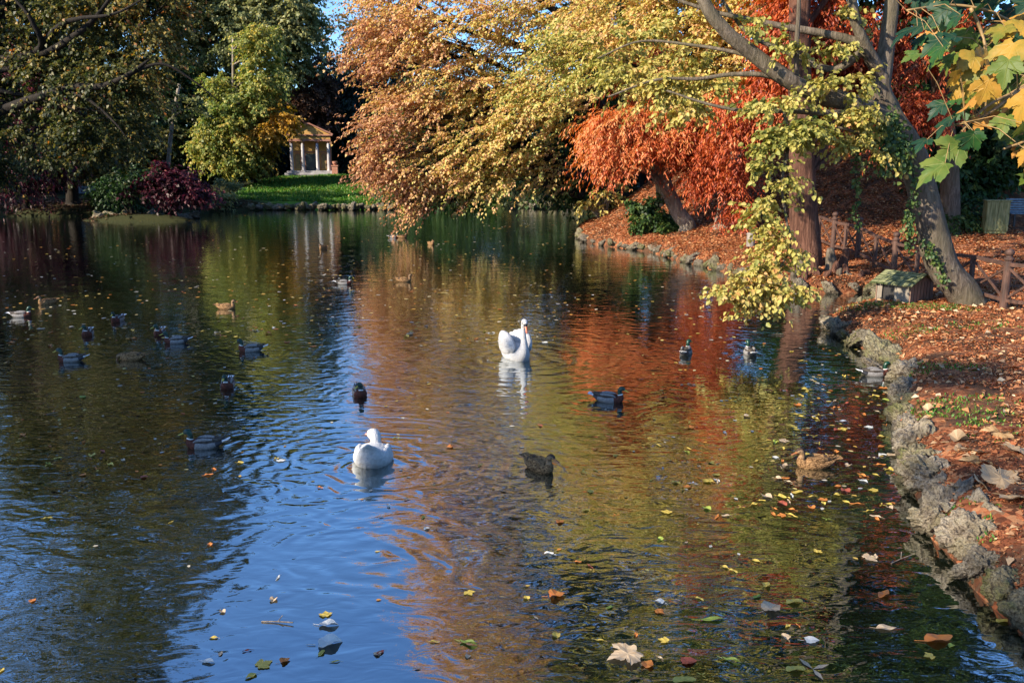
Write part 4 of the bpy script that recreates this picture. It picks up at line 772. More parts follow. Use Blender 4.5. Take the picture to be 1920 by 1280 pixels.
# fillers along the edging
def along(a, b, step):
    pts = [np.array(POND[i]) for i in range(a, b)]; o = []
    for p, q in zip(pts[:-1], pts[1:]):
        n = max(1, int(np.linalg.norm(q-p)/step))
        for i in range(n): o.append(p+(q-p)*(i+gr.random()*.5)/n)
    return o
for p in along(0, 12, .36):
    rock((p[0]+.06+gr.random()*.14, p[1], .04+gr.random()*.14), .17+gr.random()*.14, RM5[int(gr.integers(7))], 'small rough stone wedged between the boulders of the near bank', 'small stones of the near bank', (1.1, 1, 1))
for p in along(12, 17, .5):
    rock((p[0]+gr.random()*.15, p[1], .06+gr.random()*.08), .17+gr.random()*.14, RM3[int(gr.integers(4))], 'low mossy stone along the bank beside the duck house', 'stones beside the duck house', (1.2, 1, .8))
for p in along(17, 33, .55):
    rock((p[0]+gr.random()*.2, p[1]+gr.random()*.2, .08+gr.random()*.14), .15+gr.random()*.15, RM3[int(gr.integers(4))], 'pale mossy stone edging the point under the red cypresses', 'edging stones of the point', (1.3, 1, .8))
for i in range(46):
    px = 455+i*6.2+gr.random()*4; q = W(px, 393+gr.random()*1.5); rock((q[0], min(q[1], 69.2)+.1, .18+gr.random()*.1), .2+gr.random()*.17, RM3[int(gr.integers(4))], 'small grey stone in the edging of the sunny lawn', 'edging stones of the lawn', (1.2, 1, .9))
for i in range(10):
    px = 985+i*11+gr.random()*6; rock((XA(px, 69, 0)+.0, 69-.9*max(0, (px-1000)/90)*.2+gr.random()*.3, .2), .3+gr.random()*.25, RM3[int(gr.integers(4))], 'dark stone on the shaded far shore', 'stones of the far shore', (1.3, 1, .8))
for i in range(24):
    px = 180+i*8+gr.random()*4; q = W(px, 412-gr.random()*3); rock((q[0], q[1], .08), .28+gr.random()*.22, RM3[int(gr.integers(4))], 'dark stone at the rim of the little island', 'stones of the little island', (1.4, 1, .6))
# ================================================================ cypress knees
km = BK['red']
for i, (px, yt, yb, w) in enumerate([(1490, 500, 545, 13), (1499, 488, 545, 14), (1515, 487, 546, 15), (1526, 483, 547, 15), (1491, 512, 549, 12), (1507, 510, 549, 12), (1535, 512, 548, 11), (1556, 467, 543, 17), (1564, 494, 545, 14), (1552, 510, 549, 14), (1572, 506, 548, 12), (1579, 472, 540, 16), (1584, 500, 545, 16), (1592, 514, 547, 16), (1610, 512, 548, 12), (1624, 508, 547, 15), (1640, 516, 543, 14)]):
    q = W(px, yb-2); dd = depth(q[1], 0)/1600; hh = (yb-yt)*dd; r = w*dd/2*1.15; mb = MB()
    pts = smoothpath([(0, 0, -.3), (gr.normal()*.02, 0, hh*.3), (gr.normal()*.03, gr.normal()*.03, hh*.65), (gr.normal()*.05, 0, hh*.93), (gr.normal()*.05, 0, hh)], 4)
    k = len(pts); mb.tube(pts, [r*(1.5-1.0*(j/(k-1))**.8) if j < k-2 else r*(.45 if j == k-2 else .2) for j in range(k)], 14, wob=.3, seed=i*1.7)
    o = mb.build('cypress_knee', [BK['red'], BK['grey'], BK['red']][i % 3], smooth=True, loc=(q[0], q[1]+.1, 0))
    tag(o, 'brown woody cypress knee sticking up at the waterline before the fence', 'cypress knee', 'cypress knees at the waterline')
# ================================================================ temple
tm = dict(stone=simple('temple_stone', (.28, .27, .28), (.50, .49, .50), 3, .8, (1, 1, .5), .3, .02), ochre=simple('ochre_plaster', (.50, .28, .07), (.64, .40, .13), 1.6, .85), rose=simple('rose_plaster', (.34, .15, .10), (.48, .24, .17), 2.2, .85),
          door=simple('dark_door', (.02, .035, .04), (.05, .07, .07), 9, .5), roof=simple('roof_tile', (.16, .08, .05), (.30, .16, .10), 5, .85), step=simple('worn_step', (.20, .19, .19), (.36, .34, .34), 2.5, .85), niche=simple('niche_plaster', (.22, .17, .09), (.40, .28, .10), 3, .85))
tb = G(584, 85); tb[2] -= .02
t = empty('temple', tb, R(10), 'small ochre temple with four white columns and a pediment above the sunny lawn', 'temple')
MB().box((0, -.1, .12), (4.9, 1.9, .5)).box((0, .0, .44), (4.5, 1.5, .24)).build('plinth', tm['stone'], t, bevel=.03)
MB().box((0, -1.25, .02), (3.5, .5, .24)).box((0, -.98, .15), (3.5, .5, .24)).box((0, -.72, .30), (3.5, .4, .24)).build('step', tm['step'], t, bevel=.02)
zb, zt = .56, 3.36; yf = -.45
for x in (-1.75, -.69, .69, 1.75):
    c = MB().lathe((x, yf, 0), [(.20, zb), (.20, zb+.06), (.165, zb+.12), (.158, zb+.9), (.15, zb+1.8), (.135, zt-.18)], 18).build('column', tm['stone'], t, smooth=True)
    MB().lathe((x, yf, 0), [(.145, zt-.178), (.19, zt-.10), (.16, zt-.095), (.23, zt-.03)], 14).box((x, yf, zt-.016), (.46, .46, .028)).build('capital', tm['rose'], c)
MB().box((0, yf, zt+.10), (4.0, .5, .19)).build('architrave', tm['rose'], t)
MB().box((0, yf+.01, zt+.345), (3.94, .44, .30)).build('frieze', tm['ochre'], t)
MB().box((0, yf, zt+.56), (4.4, .66, .12)).build('cornice', tm['rose'], t, bevel=.02)
za = zt+.62; ap = 1.02
MB().add([(x, y, z) for y in (yf-.18, yf+.2) for x, z in ((-2.0, za), (2.0, za), (0, za+ap-.06))], [(0, 1, 2), (5, 4, 3), (0, 3, 4, 1), (1, 4, 5, 2), (2, 5, 3, 0)]).build('pediment', tm['ochre'], t)
MB().bar((-2.22, yf, za+.03), (0, yf, za+ap+.03), .68, .13).bar((2.22, yf, za+.03), (0, yf, za+ap+.03), .68, .126).build('raking_cornice', tm['rose'], t)
MB().add([(x, y, z) for y in (yf+.2, 3.4) for x, z in ((-2.15, za-.02), (2.15, za-.02), (0, za+ap))], [(0, 1, 2), (5, 4, 3), (0, 3, 4, 1), (1, 4, 5, 2), (2, 5, 3, 0)]).build('roof', tm['roof'], t)
w = MB().box((0, 1.9, 1.95), (3.9, 2.7, 2.9)).build('wall', tm['ochre'], t)
mb = MB()
for x in (-1.86, -.62, .62, 1.86): mb.box((x, .52, 1.95), (.26, .1, 2.8))
mb.box((0, .525, 2.35), (3.8, .09, .1)); mb.build('pilaster', tm['rose'], t)
mb = MB().box((0, .5, 1.36), (.98, .12, 1.62)); d = mb.build('door', tm['door'], t)
mb = MB()
for x in (-.3, -.1, .1, .3): mb.box((x, .435, 1.36), (.03, .02, 1.5))
for z in (.9, 1.3, 1.7): mb.box((0, .437, z), (.9, .02, .03))
mb.build('door_grille', tm['door'], d)
for x in (-1.24, 1.24):
    n = 10; pr = [(-.24, .75), (.24, .75)]+[(.24*math.cos(math.pi*i/n), 1.95+.24*math.sin(math.pi*i/n)) for i in range(n+1)]
    mb = MB(); mb.add([(x+a, .535, b) for a, b in pr]+[(x+a, .56, b) for a, b in pr], [tuple(range(len(pr)))]); mb.build('niche', tm['niche'], t)
    mb = MB(); mb.tube([(x+a*1.12, .53, b) for a, b in pr[1:]]+[(x-.27, .53, .75)], .04, 6); mb.build('niche_frame', tm['rose'], t)
# small ruin beside
rb = G(629, 84.5); MB().box((0, 0, .45), (.7, .6, 1.0)).box((0, 0, 1.02), (.8, .7, .12)).lathe((0, 0, 0), [(.22, 1.08), (.28, 1.3), (.1, 1.5)], 10)
mb = MB().box((0, 0, .4), (.55, .5, 1.1)).box((0, 0, 1.0), (.68, .62, .1)).lathe((0, 0, 0), [(.12, 1.05), (.24, 1.22), (.26, 1.4), (.16, 1.42)], 12)
tag(mb.build('urn_pedestal', tm['rose'], None, loc=rb), 'low rose stone pedestal at the right-hand side of the temple', 'pedestal')
# ================================================================ fence on the right bank
fm = simple('rust_painted_wood', (.035, .018, .013), (.10, .05, .034), 9, .75, (1, 1, .3), .4, .005)
posts = [(1534, 30.5, 0), (1561, 29.3, 1), (1583, 28.6, 0), (1607, 27.6, 1), (1639, 26.2, 0), (1674, 24.8, 1), (1716, 23.3, 0), (1762, 21.6, 1), (1817, 20.2, 0), (1881, 18.6, 1), (1962, 17.4, 0), (2050, 16.4, 1)]
pos_ = [G(a, b) for a, b, _ in posts]
fence = empty('fence', pos_[0], 0, 'rust-brown wooden fence with crossed braces running along the leafy path', 'fence')
f0 = pos_[0]
hm, hp_ = 1.02, 1.30
for p, (a, b, main) in zip(pos_, posts):
    p = p-f0; mb = MB()
    if main:
        mb.lathe(p, [(.085, -.2), (.085, hm+.02), (.105, hm+.05), (.105, hm+.08), (.07, hm+.10), (.06, hm+.13), (.09, hm+.17), (.10, hm+.21), (.075, hm+.26), (.02, hm+.29)], 14)
    else: mb.box(p+np.array((0, 0, hm/2-.02)), (.09, .09, hm-.02), rz=.4)
    mb.build('post', fm, fence, smooth=False, bevel=.006)
for i in range(len(pos_)-1):
    a, b = pos_[i]-f0, pos_[i+1]-f0; z = lambda q, h: (q[0], q[1], q[2]+h)
    MB().bar(z(a, hm-.06), z(b, hm-.06), .07, .08).build('rail', fm, fence); MB().bar(z(a, .17), z(b, .17), .06, .07).build('rail', fm, fence)
    dv = (b-a); sd = np.array((-dv[1], dv[0], 0))/np.linalg.norm(dv[:2])*.018
    MB().bar(z(a+sd, .2), z(b+sd, hm-.1), .03, .05).build('brace', fm, fence); MB().bar(z(a-sd, hm-.1), z(b-sd, .2), .03, .05).build('brace', fm, fence)
# ================================================================ duck house
dw = simple('weathered_plank', (.12, .075, .05), (.26, .165, .115), 6, .85, (1, 1, .25), .4, .006); dmoss = simple('mossy_board', (.045, .065, .018), (.24, .25, .12), 5, .9, (.7, 5, 1), .6, .01, lo=.42, hi=.58); dk = simple('dark_opening', (.012, .010, .008)); dl = simple('grey_board', (.15, .13, .10), (.27, .235, .18), 8, .85, (1, 1, .2), .3, .005)
hb = G(1697, 20.35); hb[2] = max(.15, hb[2]-.05)
dh = empty('duck_house', hb, R(-54), 'low wooden duck house with a mossy pitched roof at the foot of the leaning tree', 'duck house')
x0, x1, wv_, we, wr = -.48, .40, .50, .50, .68
gp = [(-wv_, -.1), (wv_, -.1), (wv_, we), (0, wr), (-wv_, we)]
mb = MB(); mb.add([(x, y, z) for x in (x1, x1-.03) for y, z in gp], [(0, 1, 2, 3, 4), (9, 8, 7, 6, 5), (0, 5, 6, 1), (1, 6, 7, 2), (4, 9, 5, 0)])
for y in (-.36, -.22, -.08, .07, .2, .34): mb.box((x1+.004, y, .22), (.006, .008, .62), 1)
mb.build('gable_wall', [dw, dk], dh)
mb = MB(); mb.add([(x, y, z) for x in (x0, x0+.03) for y, z in gp], [(4, 3, 2, 1, 0), (5, 6, 7, 8, 9), (0, 1, 6, 5), (1, 2, 7, 6), (0, 5, 9, 4)]); mb.build('gable_wall', dw, dh)
MB().box(((x0+x1)/2, wv_-.015, .2), (x1-x0-.07, .03, .6)).build('side_wall', dl, dh)
MB().box(((x0+x1)/2+.22, -wv_+.015, .2), (.36, .03, .6)).box((x0+.1, -wv_+.015, .2), (.12, .03, .6)).build('side_wall', dl, dh)
MB().box(((x0+x1)/2, -wv_+.06, .2), (x1-x0-.08, .02, .58)).build('opening', dk, dh)
for s in (-1, 1):
    mb = MB(); e = Vector((0, s*(wv_+.14), we-.035)); r_ = Vector((0, 0, wr+.03))
    for i in range(6):
        xa = x0-.08+i*(x1-x0+.18)/6; xb = xa+(x1-x0+.18)/6-.012; dz = .004*(i % 2)
        mb.bar(((xa+xb)/2, e.y, e.z+dz), ((xa+xb)/2, 0, r_.z+dz), xb-xa, .03, up=(0, 0, 1))
    mb.build('roof', dmoss, dh)
# ================================================================ cabinet, bench, round post
gm = simple('green_stained_wood', (.10, .11, .03), (.30, .29, .13), 4, .8, (3, 3, .4), .4, .01)
cb = G(1863, 30.5)
c = empty('wooden_cabinet', cb, R(-14), 'greenish upright wooden cabinet standing beside the blue bench', 'cabinet')
MB().box((0, 0, .68), (.95, .62, 1.2)).box((0, 0, .04), (.88, .55, .12)).build('body', gm, c)
for s in (-1, 1): MB().box((s*.235, -.325, .68), (.455, .03, 1.14)).box((s*.235-.11, -.344, .68), (.02, .012, 1.1)).box((s*.235+.1, -.344, .68), (.02, .012, 1.1)).build('door', gm, c)
MB().box((0, 0, 1.31), (1.04, .72, .05)).build('roof', gm, c); c.scale = (.78, .78, .86)
bmh = simple('blue_painted_slat', (.06, .11, .16), (.16, .24, .30), 12, .6); iron = simple('iron', (.02, .02, .022), rough=.5)
def bench(px, Y, rz, label):
    b = G(px, Y); t = empty('park_bench', b, R(rz), label, 'bench')
    mb = MB()
    for i in range(6): mb.box((0, .26+i*.012, .50+i*.085), (1.7, .03, .06))
    mb.build('backrest', bmh, t); mb = MB()
    for i in range(5): mb.box((0, -.2+i*.1, .44), (1.7, .075, .03))
    mb.build('seat', bmh, t)
    for x in (-.7, .7):
        for y in (-.2, .22): MB().box((x, y, .19), (.06, .06, .46)).build('leg', iron, t)
    return t
bench(1935, 31, -8, 'blue slatted park bench at the right edge beside the wooden cabinet')
bench(157, 67, 0, 'shaded park bench between two dark trunks on the left bank')
q = G(1407, 31.6); mb = MB(); mb.lathe((0, 0, 0), [(.15, -.2), (.15, .42), (.165, .43), (.165, .47), (.145, .48), (.14, .5)], 16)
tag(mb.build('round_post', simple('grey_post', (.16, .14, .12), (.34, .31, .27), 9, .85, (1, 1, .2), .5, .01), None, loc=q), 'short round grey post standing on the point beneath the red cypresses', 'post')
# ================================================================ ivy
def ivy(name, label, paths, width, n, seed, size=.07, m='bushg'):
    g = np.random.default_rng(seed); b = np.array(paths[0][0]); root = empty(name, b, 0, label, 'ivy'); pos = []; mb = MB()
    for p in paths:
        sp = smoothpath([np.array(a)-b for a in p], 8); mb.tube(sp, .008, 5)
        k = int(n*len(sp)/40); i = g.integers(0, len(sp), k); pos.append(sp[i]+g.normal(size=(k, 3))*width)
    pos = np.concatenate(pos); K = len(pos); td = g.normal(size=(K, 3))*.5+np.array((0, -.3, -.8)); nn = g.normal(size=(K, 3))*.5+np.array((-.3, -1, .3)); s = size*(.6+.8*g.random(K))
    v, f = leaf_geo(pos, td, nn, s, s*.85, True); mesh_np('foliage', v, f, LM[m], root, np.repeat(np.clip(.65+g.normal(size=K)*.2, 0, 1), 2))
    mb.build('stem', BK['dark'], root); return root
ivy('ivy', 'green ivy climbing the front of the leaning tree trunk', [[P(1712, 440, 19.1), P(1708, 400, 19.1), P(1716, 350, 19.12), P(1706, 310, 19.1), P(1690, 270, 19.1)], [P(1730, 450, 19.2), P(1745, 470, 19.2), P(1762, 500, 19.25), P(1768, 530, 19.3)], [P(1710, 470, 19.1), P(1702, 430, 19.1), P(1700, 400, 19.1)]], .05, 260, 201)
ivy('hanging_ivy', 'long strand of ivy hanging in front of the dark slope', [[P(1612, 225, 19), P(1608, 280, 19), P(1604, 330, 19), P(1610, 360, 19), P(1602, 400, 19), P(1612, 428, 19)]], .045, 170, 202, .07)
ivy('hanging_ivy', 'thick ivy curtain hanging from the crook of the leaning tree', [[P(1670, 225, 19), P(1675, 260, 18.9), P(1682, 300, 18.9)], [P(1650, 250, 18.9), P(1660, 290, 18.9), P(1650, 305, 18.9)], [P(1685, 240, 18.9), P(1690, 280, 18.9), P(1686, 310, 18.9)]], .13, 520, 203, .09)
# ================================================================ near maple spray, top right
def maple_mat(name, a, b_, c_):
    m, nt = mat(name); at = nd(nt, 'ShaderNodeAttribute', attribute_name='lf'); sx = nd(nt, 'ShaderNodeSeparateXYZ'); L(nt, at.outputs['Vector'], sx.inputs[0])
    ti = nd(nt, 'ShaderNodeAttribute', attribute_name='tint')
    n = noise_n(nt, coords(nt), 9, 5, .6); n2 = noise_n(nt, coords(nt), 60, 4)
    f = mathn(nt, 'ADD', mathn(nt, 'MULTIPLY', n.outputs[0], .9), mathn(nt, 'SUBTRACT', ti.outputs['Fac'], .45))
    col = ramp(nt, [(.25, a), (.55, b_), (.85, c_)], f).outputs[0]
    ay = mathn(nt, 'ABSOLUTE', sx.outputs[1]); v = None
    for an in (0, 38, 75):
        d = mathn(nt, 'ABSOLUTE', mathn(nt, 'SUBTRACT', mathn(nt, 'MULTIPLY', sx.outputs[0], math.sin(R(an))), mathn(nt, 'MULTIPLY', ay, math.cos(R(an)))))
        v = d if v is None else mathn(nt, 'MINIMUM', v, d)
    vm = ramp(nt, [(0, (1, 1, 1)), (.022, (0, 0, 0))], v).outputs[0]
    col = mixc(nt, mathn(nt, 'MULTIPLY', vm, .16), col, (.45, .38, .12))
    sp = ramp(nt, [(.66, (0, 0, 0)), (.7, (1, 1, 1))], n2.outputs[0]).outputs[0]; col = mixc(nt, mathn(nt, 'MULTIPLY', sp, .7), col, (.16, .07, .02))
    p = nd(nt, 'ShaderNodeBsdfPrincipled'); p.inputs['Roughness'].default_value = .5; p.inputs['Specular IOR Level'].default_value = .3; L(nt, col, p.inputs['Base Color']); L(nt, bumpn(nt, vm, .4, .004), p.inputs['Normal'])
    t = nd(nt, 'ShaderNodeBsdfTranslucent'); L(nt, col, t.inputs[0]); mx = nd(nt, 'ShaderNodeMixShader'); mx.inputs[0].default_value = .35
    L(nt, p.outputs[0], mx.inputs[1]); L(nt, t.outputs[0], mx.inputs[2]); out(nt, mx.outputs[0]); return m
HALF = [(-.10, .10), (-.15, .22), (-.10, .34), (-.01, .33), (.07, .40), (.13, .52), (.24, .53), (.31, .62), (.42, .60), (.54, .68), (.53, .55), (.59, .47), (.52, .40), (.54, .32), (.49, .22), (.60, .27), (.68, .30), (.70, .22), (.80, .22), (.82, .13), (.92, .10)]
OUTL = [(0, 0)]+HALF+[(1.05, 0)]+[(x, -y) for x, y in HALF[::-1]]
def maple_verts(size, curl, fold, seed):
    g = np.random.default_rng(seed); pts = [(.30, 0)]+[(x+g.normal()*.015, y+g.normal()*.015) for x, y in OUTL]; ph = g.random(3)*6
    inner = [(.30+(x-.30)*.55, y*.55) for x, y in pts[1:]]
    allp = pts+inner; v = []
    for x, y in allp:
        z = -curl*x*x+fold*abs(y)*.8-.25*curl*y*y*2+.03*math.sin(x*9+ph[0])*math.cos(y*8+ph[1]); v.append((x*size, y*size, z*size))
    n = len(OUTL); f = []
    for i in range(n):
        j = (i+1) % n; f.append((1+n+i, 1+n+j, 1+j, 1+i)); f.append((0, 0, 1+n+j, 1+n+i))
    return np.array(v), f, allp
def maple_part(name, parent, items, m, seed):
    """items: (pos, rotation matrix, size, curl, tint)"""
    V, Fq, LF, TI = [], [], [], []
    for i, (p, Rm, s, cu, ti) in enumerate(items):
        v, f, lp = maple_verts(s, cu, .25, seed+i); b = len(V); V += [tuple(np.array(Rm @ Vector(q))+p) for q in v]
        for q in f: q = tuple(b+k for k in q); q = q if q[0] != q[1] else q[1:]; Fq.append(q); TI.append(ti)
        LF += [(x, y, 0) for x, y in lp]
    me = bpy.data.meshes.new(name); me.from_pydata([tuple(map(float, a)) for a in V], [], Fq); me.materials.append(m)
    a = me.attributes.new('lf', 'FLOAT_VECTOR', 'POINT'); a.data.foreach_set('vector', np.array(LF, np.float32).ravel())
    a = me.attributes.new('tint', 'FLOAT', 'FACE'); a.data.foreach_set('value', np.array(TI, np.float32))
    me.polygons.foreach_set('use_smooth', [True]*len(Fq)); me.update()
    o = bpy.data.objects.new(name, me); link(o, parent); return o
mg = maple_mat('green_maple_leaf', (.012, .05, .025), (.035, .11, .02), (.14, .18, .03))
my = maple_mat('yellow_maple_leaf', (.10, .15, .02), (.42, .25, .035), (.52, .24, .05))
g = np.random.default_rng(44)
B0 = P(2010, 60, 4.6); mbr = empty('maple_tree', B0, 0, 'near maple whose big green and yellow leaves hang in at the upper right', 'tree')
mt_ = np.array((7.4, 2.6, hz(7.4, 2.6)-.2))-B0
tm_ = MB(); tm_.tube(smoothpath([mt_, mt_+(.1, .1, 2.2), mt_+(-.1, .2, 4.6), mt_+(.3, .1, 7.5)], 5), [.24-.008*i for i in range(16)], 12, wob=.14, seed=8); tm_.build('trunk', BK['grey'], mbr, smooth=True)
tm_ = MB(); tm_.tube(smoothpath([mt_+(0, .15, 3.6), mt_*.55+(0, 0, 1.3), mt_*.25+(0, 0, .5), np.zeros(3)], 5), [.07-.0038*i for i in range(16)], 8, wob=.1, seed=9); tm_.build('limb', BK['grey'], mbr, smooth=True)
tw = MB()
stems = [[(2010, 60, 4.6), (1920, 50, 4.6), (1850, 20, 4.5), (1780, 10, 4.5), (1700, 20, 4.4)], [(2010, 60, 4.6), (1960, 130, 4.5), (1905, 170, 4.4), (1850, 200, 4.3), (1800, 250, 4.2)], [(1820, 15, 4.5), (1840, 60, 4.5), (1850, 110, 4.45), (1848, 205, 4.4)],
         [(2010, 60, 4.6), (1990, 150, 4.4), (1920, 165, 4.3), (1850, 215, 4.2), (1790, 235, 4.1)], [(2010, 120, 4.4), (1970, 220, 4.3), (1930, 260, 4.2), (1880, 280, 4.2)], [(2010, 60, 4.6), (1900, -40, 4.7), (1800, -60, 4.7)]]
for s in stems: sp = smoothpath([P(*q)-B0 for q in s], 6); tw.tube(sp, [.008*(1-.6*i/len(sp))+.002 for i in range(len(sp))], 6)
gl_, yl_ = [], []
anch = [smoothpath([P(*q) for q in s], 6) for s in stems]; anch = np.concatenate(anch)
def mleaf(px, py, Y, s_px, ang, ti, green, tiltx=None, cu=None):
    """ang: image direction in which the tip points, degrees, 0 right, -90 down"""
    p = P(px, py, Y); s = s_px*depth(Y, p[2])/1600; a = R(ang)
    tip = Vector((math.cos(a), g.normal()*.35-.15, math.sin(a))).normalized(); nr = Vector((g.normal()*.5-.1, -.25+g.normal()*.4, 1)) if g.random() < .6 else Vector((g.normal()*.7-.3, -.7+g.normal()*.3, .9))
    if tiltx is not None: nr = Vector((tiltx, -.55, 1))
    y = nr.cross(tip).normalized(); z = tip.cross(y)
    M = Matrix((tip, y, z)).transposed()
    base = p-np.array(tip)*s*.5
    (gl_ if green else yl_).append((base-B0, M, s*.52, cu if cu is not None else .15+.35*g.random(), ti))
    k = anch[np.argmin(np.linalg.norm(anch-(base-np.array(tip)*s*.5), axis=1))]
    mid = (k+base)/2+np.array((0, 0, .03)); tw.tube([k-B0, mid-B0, base-B0], [.0022, .0018, .0015], 5, cap=False)
for q in [(1606, 2, 4.4, 60, -120, .2, 1), (1668, 70, 4.3, 105, 200, .1, 1), (1700, 95, 4.3, 80, 220, .35, 1), (1728, 100, 4.2, 95, 215, .3, 1), (1690, 112, 4.1, 62, 200, .8, 1, .2), (1735, 118, 4.1, 80, 225, .5, 1), (1760, 75, 4.2, 80, 190, .15, 1), (1770, 55, 4.3, 70, 230, .35, 1),
          (1718, 330, 4.0, 110, 205, .75, 1, -.2), (1760, 300, 4.0, 105, 214, .8, 1, .9), (1715, 275, 4.1, 70, 205, .2, 1), (1750, 250, 4.1, 90, 220, .3, 1), (1798, 285, 4.0, 78, 245, .45, 1), (1830, 280, 4.0, 66, -80, .4, 1), (1770, 200, 4.2, 80, 215, .5, 1), (1740, 215, 4.2, 70, 215, .3, 1), (1785, 225, 4.2, 60, 225, .4, 1), (1740, 45, 4.4, 90, 220, .3, 1), (1800, 30, 4.5, 80, 200, .4, 1), (1850, 25, 4.5, 90, 230, .2, 1), (1900, 30, 4.6, 100, 215, .1, 1), (1820, -10, 4.6, 90, 220, .3, 1), (1700, -15, 4.5, 80, 230, .2, 1), (1760, -20, 4.6, 90, 220, .3, 1), (1895, 75, 4.5, 80, 230, .25, 1),
          (1795, 130, 4.1, 80, 215, .5, 0), (1765, 130, 4.1, 70, 230, .3, 0), (1810, 175, 4.1, 90, 240, .4, 0), (1770, 155, 4.1, 60, 215, .6, 0), (1840, 130, 4.2, 80, -100, .6, 0), (1865, 75, 4.2, 85, 225, .35, 0), (1885, 60, 4.2, 80, 200, .5, 0), (1870, 130, 4.0, 120, 235, .45, 0), (1880, 160, 3.9, 100, 255, .1, 0), (1838, 195, 4.0, 90, 255, .7, 0), (1800, 215, 4.1, 75, 235, .8, 0), (1870, 215, 4.1, 80, 220, .75, 0), (1900, 230, 3.9, 110, 250, .6, 0), (1915, 200, 4.0, 90, 200, .8, 0), (1875, 250, 4.0, 80, 240, .25, 0), (1905, 265, 3.9, 70, 265, .2, 0), (1830, 245, 4.1, 66, 225, .8, 0), (1912, 120, 4.1, 90, 230, .5, 0), (1905, 310, 3.9, 60, 240, .7, 0), (1780, 190, 4.2, 60, 230, .5, 0), (1925, 330, 3.9, 60, 250, .6, 0), (1850, 165, 4.2, 70, 260, .65, 0)]:
    mleaf(*q[:6], bool(q[6]), q[7] if len(q) > 7 else None)
for i in range(190):
    px = 1700+g.random()*250; py = -60+g.random()*400
    if py > 70+(px-1700)*1.3: continue
    mleaf(px, py, 4.5+g.random()*.7, 60+g.random()*40, 215+g.normal()*25, g.random(), g.random() < (.7 if py < 60 else .25))
maple_part('green_foliage', mbr, gl_, mg, 500); maple_part('yellow_foliage', mbr, yl_, my, 600)
tw.build('twig', simple('maple_twig', (.20, .13, .05), (.36, .22, .08), 20, .6), mbr, smooth=True)
# ================================================================ leaves on the water
WL = dict(yellow=leaf_mat('floating_yellow', [(0, (.45, .30, .04)), (1, (.62, .50, .12))], .1), orange=leaf_mat('floating_orange', [(0, (.45, .12, .03)), (1, (.60, .26, .06))], .1), tan=leaf_mat('floating_tan', [(0, (.36, .24, .13)), (1, (.58, .48, .33))], .1),
          green=leaf_mat('floating_green', [(0, (.18, .26, .04)), (1, (.34, .40, .08))], .1), pale=leaf_mat('floating_pale', [(0, (.5, .52, .48)), (1, (.66, .66, .6))], .1), red=leaf_mat('floating_red', [(0, (.25, .05, .03)), (1, (.42, .12, .07))], .1))
def flat_leaf(shape, m, name='floating_leaf', seed=0):
    g = np.random.default_rng(seed)
    if shape == 'maple': v, f, _ = maple_verts(1, .04, .06, seed); v = v-np.array((.4, 0, 0))
    elif shape == 'prong':
        v = [(0, 0, 0)]; f = []
        for a in (-100, 0, 95): c, s = math.cos(R(a)), math.sin(R(a)); b = len(v); v += [(c*.3-s*.09, s*.3+c*.09, .02), (c*.62, s*.62, .03), (c*.3+s*.09, s*.3-c*.09, .02)]; f.append((0, b+2, b+1, b))
        v = np.array(v)
    else:
        asp = dict(oval=.52, round=.85, thin=.26)[shape]; n = 22; v = [(0, 0, 0)]; cu = .10+.12*g.random(); bend = g.normal()*.12
        for i in range(n):
            a = 2*math.pi*(i+.5)/n; c_, s_ = math.cos(a), math.sin(a); rr = 1+(.05 if i % 2 else -.05)+g.normal()*.03
            x = .5*c_+(.12*c_**9 if c_ > 0 else 0); y = .5*asp*s_*rr*(1-.35*max(0, c_)**2) + bend*x*x
            if shape == 'round' and c_ < -.9: x += .12
            v.append((x, y, cu*abs(s_)*asp+.06*math.sin(3*a+seed)))
        v = np.array(v); f = [(0, 1+i, 1+(i+1) % n) for i in range(n)]
    f = [q if q[0] != q[1] else q[1:] for q in f]
    me = bpy.data.meshes.new(name); mb = MB(); v = np.array(v, float); v[:, 2] -= min(0, v[:, 2].min()); 
    if shape in ('oval', 'round', 'thin'): mb.tube([(-.48, 0, .02), (-.7, .05, .02), (-.85, .12, .01)], [.02, .015, .01], 4)
    mb.add(v, f); me.from_pydata(mb.v, [], mb.f); me.materials.append(m)
    a = me.attributes.new('tint', 'FLOAT', 'FACE'); a.data.foreach_set('value', np.clip(.5+g.normal(size=len(me.polygons))*.12, 0, 1).astype(np.float32)); return me
COLS = ['yellow', 'orange', 'tan', 'green', 'pale', 'red']; CW = [.36, .24, .18, .08, .08, .06]
SHP = ['oval', 'round', 'thin']
FLM = {(s, c): flat_leaf(s, WL[c], seed=i*7+j) for i, s in enumerate(SHP+['maple', 'prong']) for j, c in enumerate(COLS)}
LN = dict(yellow='yellow', orange='orange', tan='tan', green='green', pale='pale grey', red='dark red'); SN = dict(oval='oval', round='roundish', thin='narrow', maple='lobed', prong='three-pronged')
def fleaf(p, size, shp, col, rz, label=None, group=None):
    o = bpy.data.objects.new('floating_leaf', FLM[(shp, col)]); COL.objects.link(o); o.location = (float(p[0]), float(p[1]), .004); o.scale = (size, size, size*(.5+.9*gr.random())); o.rotation_euler = (0, 0, rz)
    return tag(o, label or f'small {LN[col]} {SN[shp]} leaf floating on the pond', 'leaf', group if label else f'small {LN[col]} {SN[shp]} leaves floating on the pond')
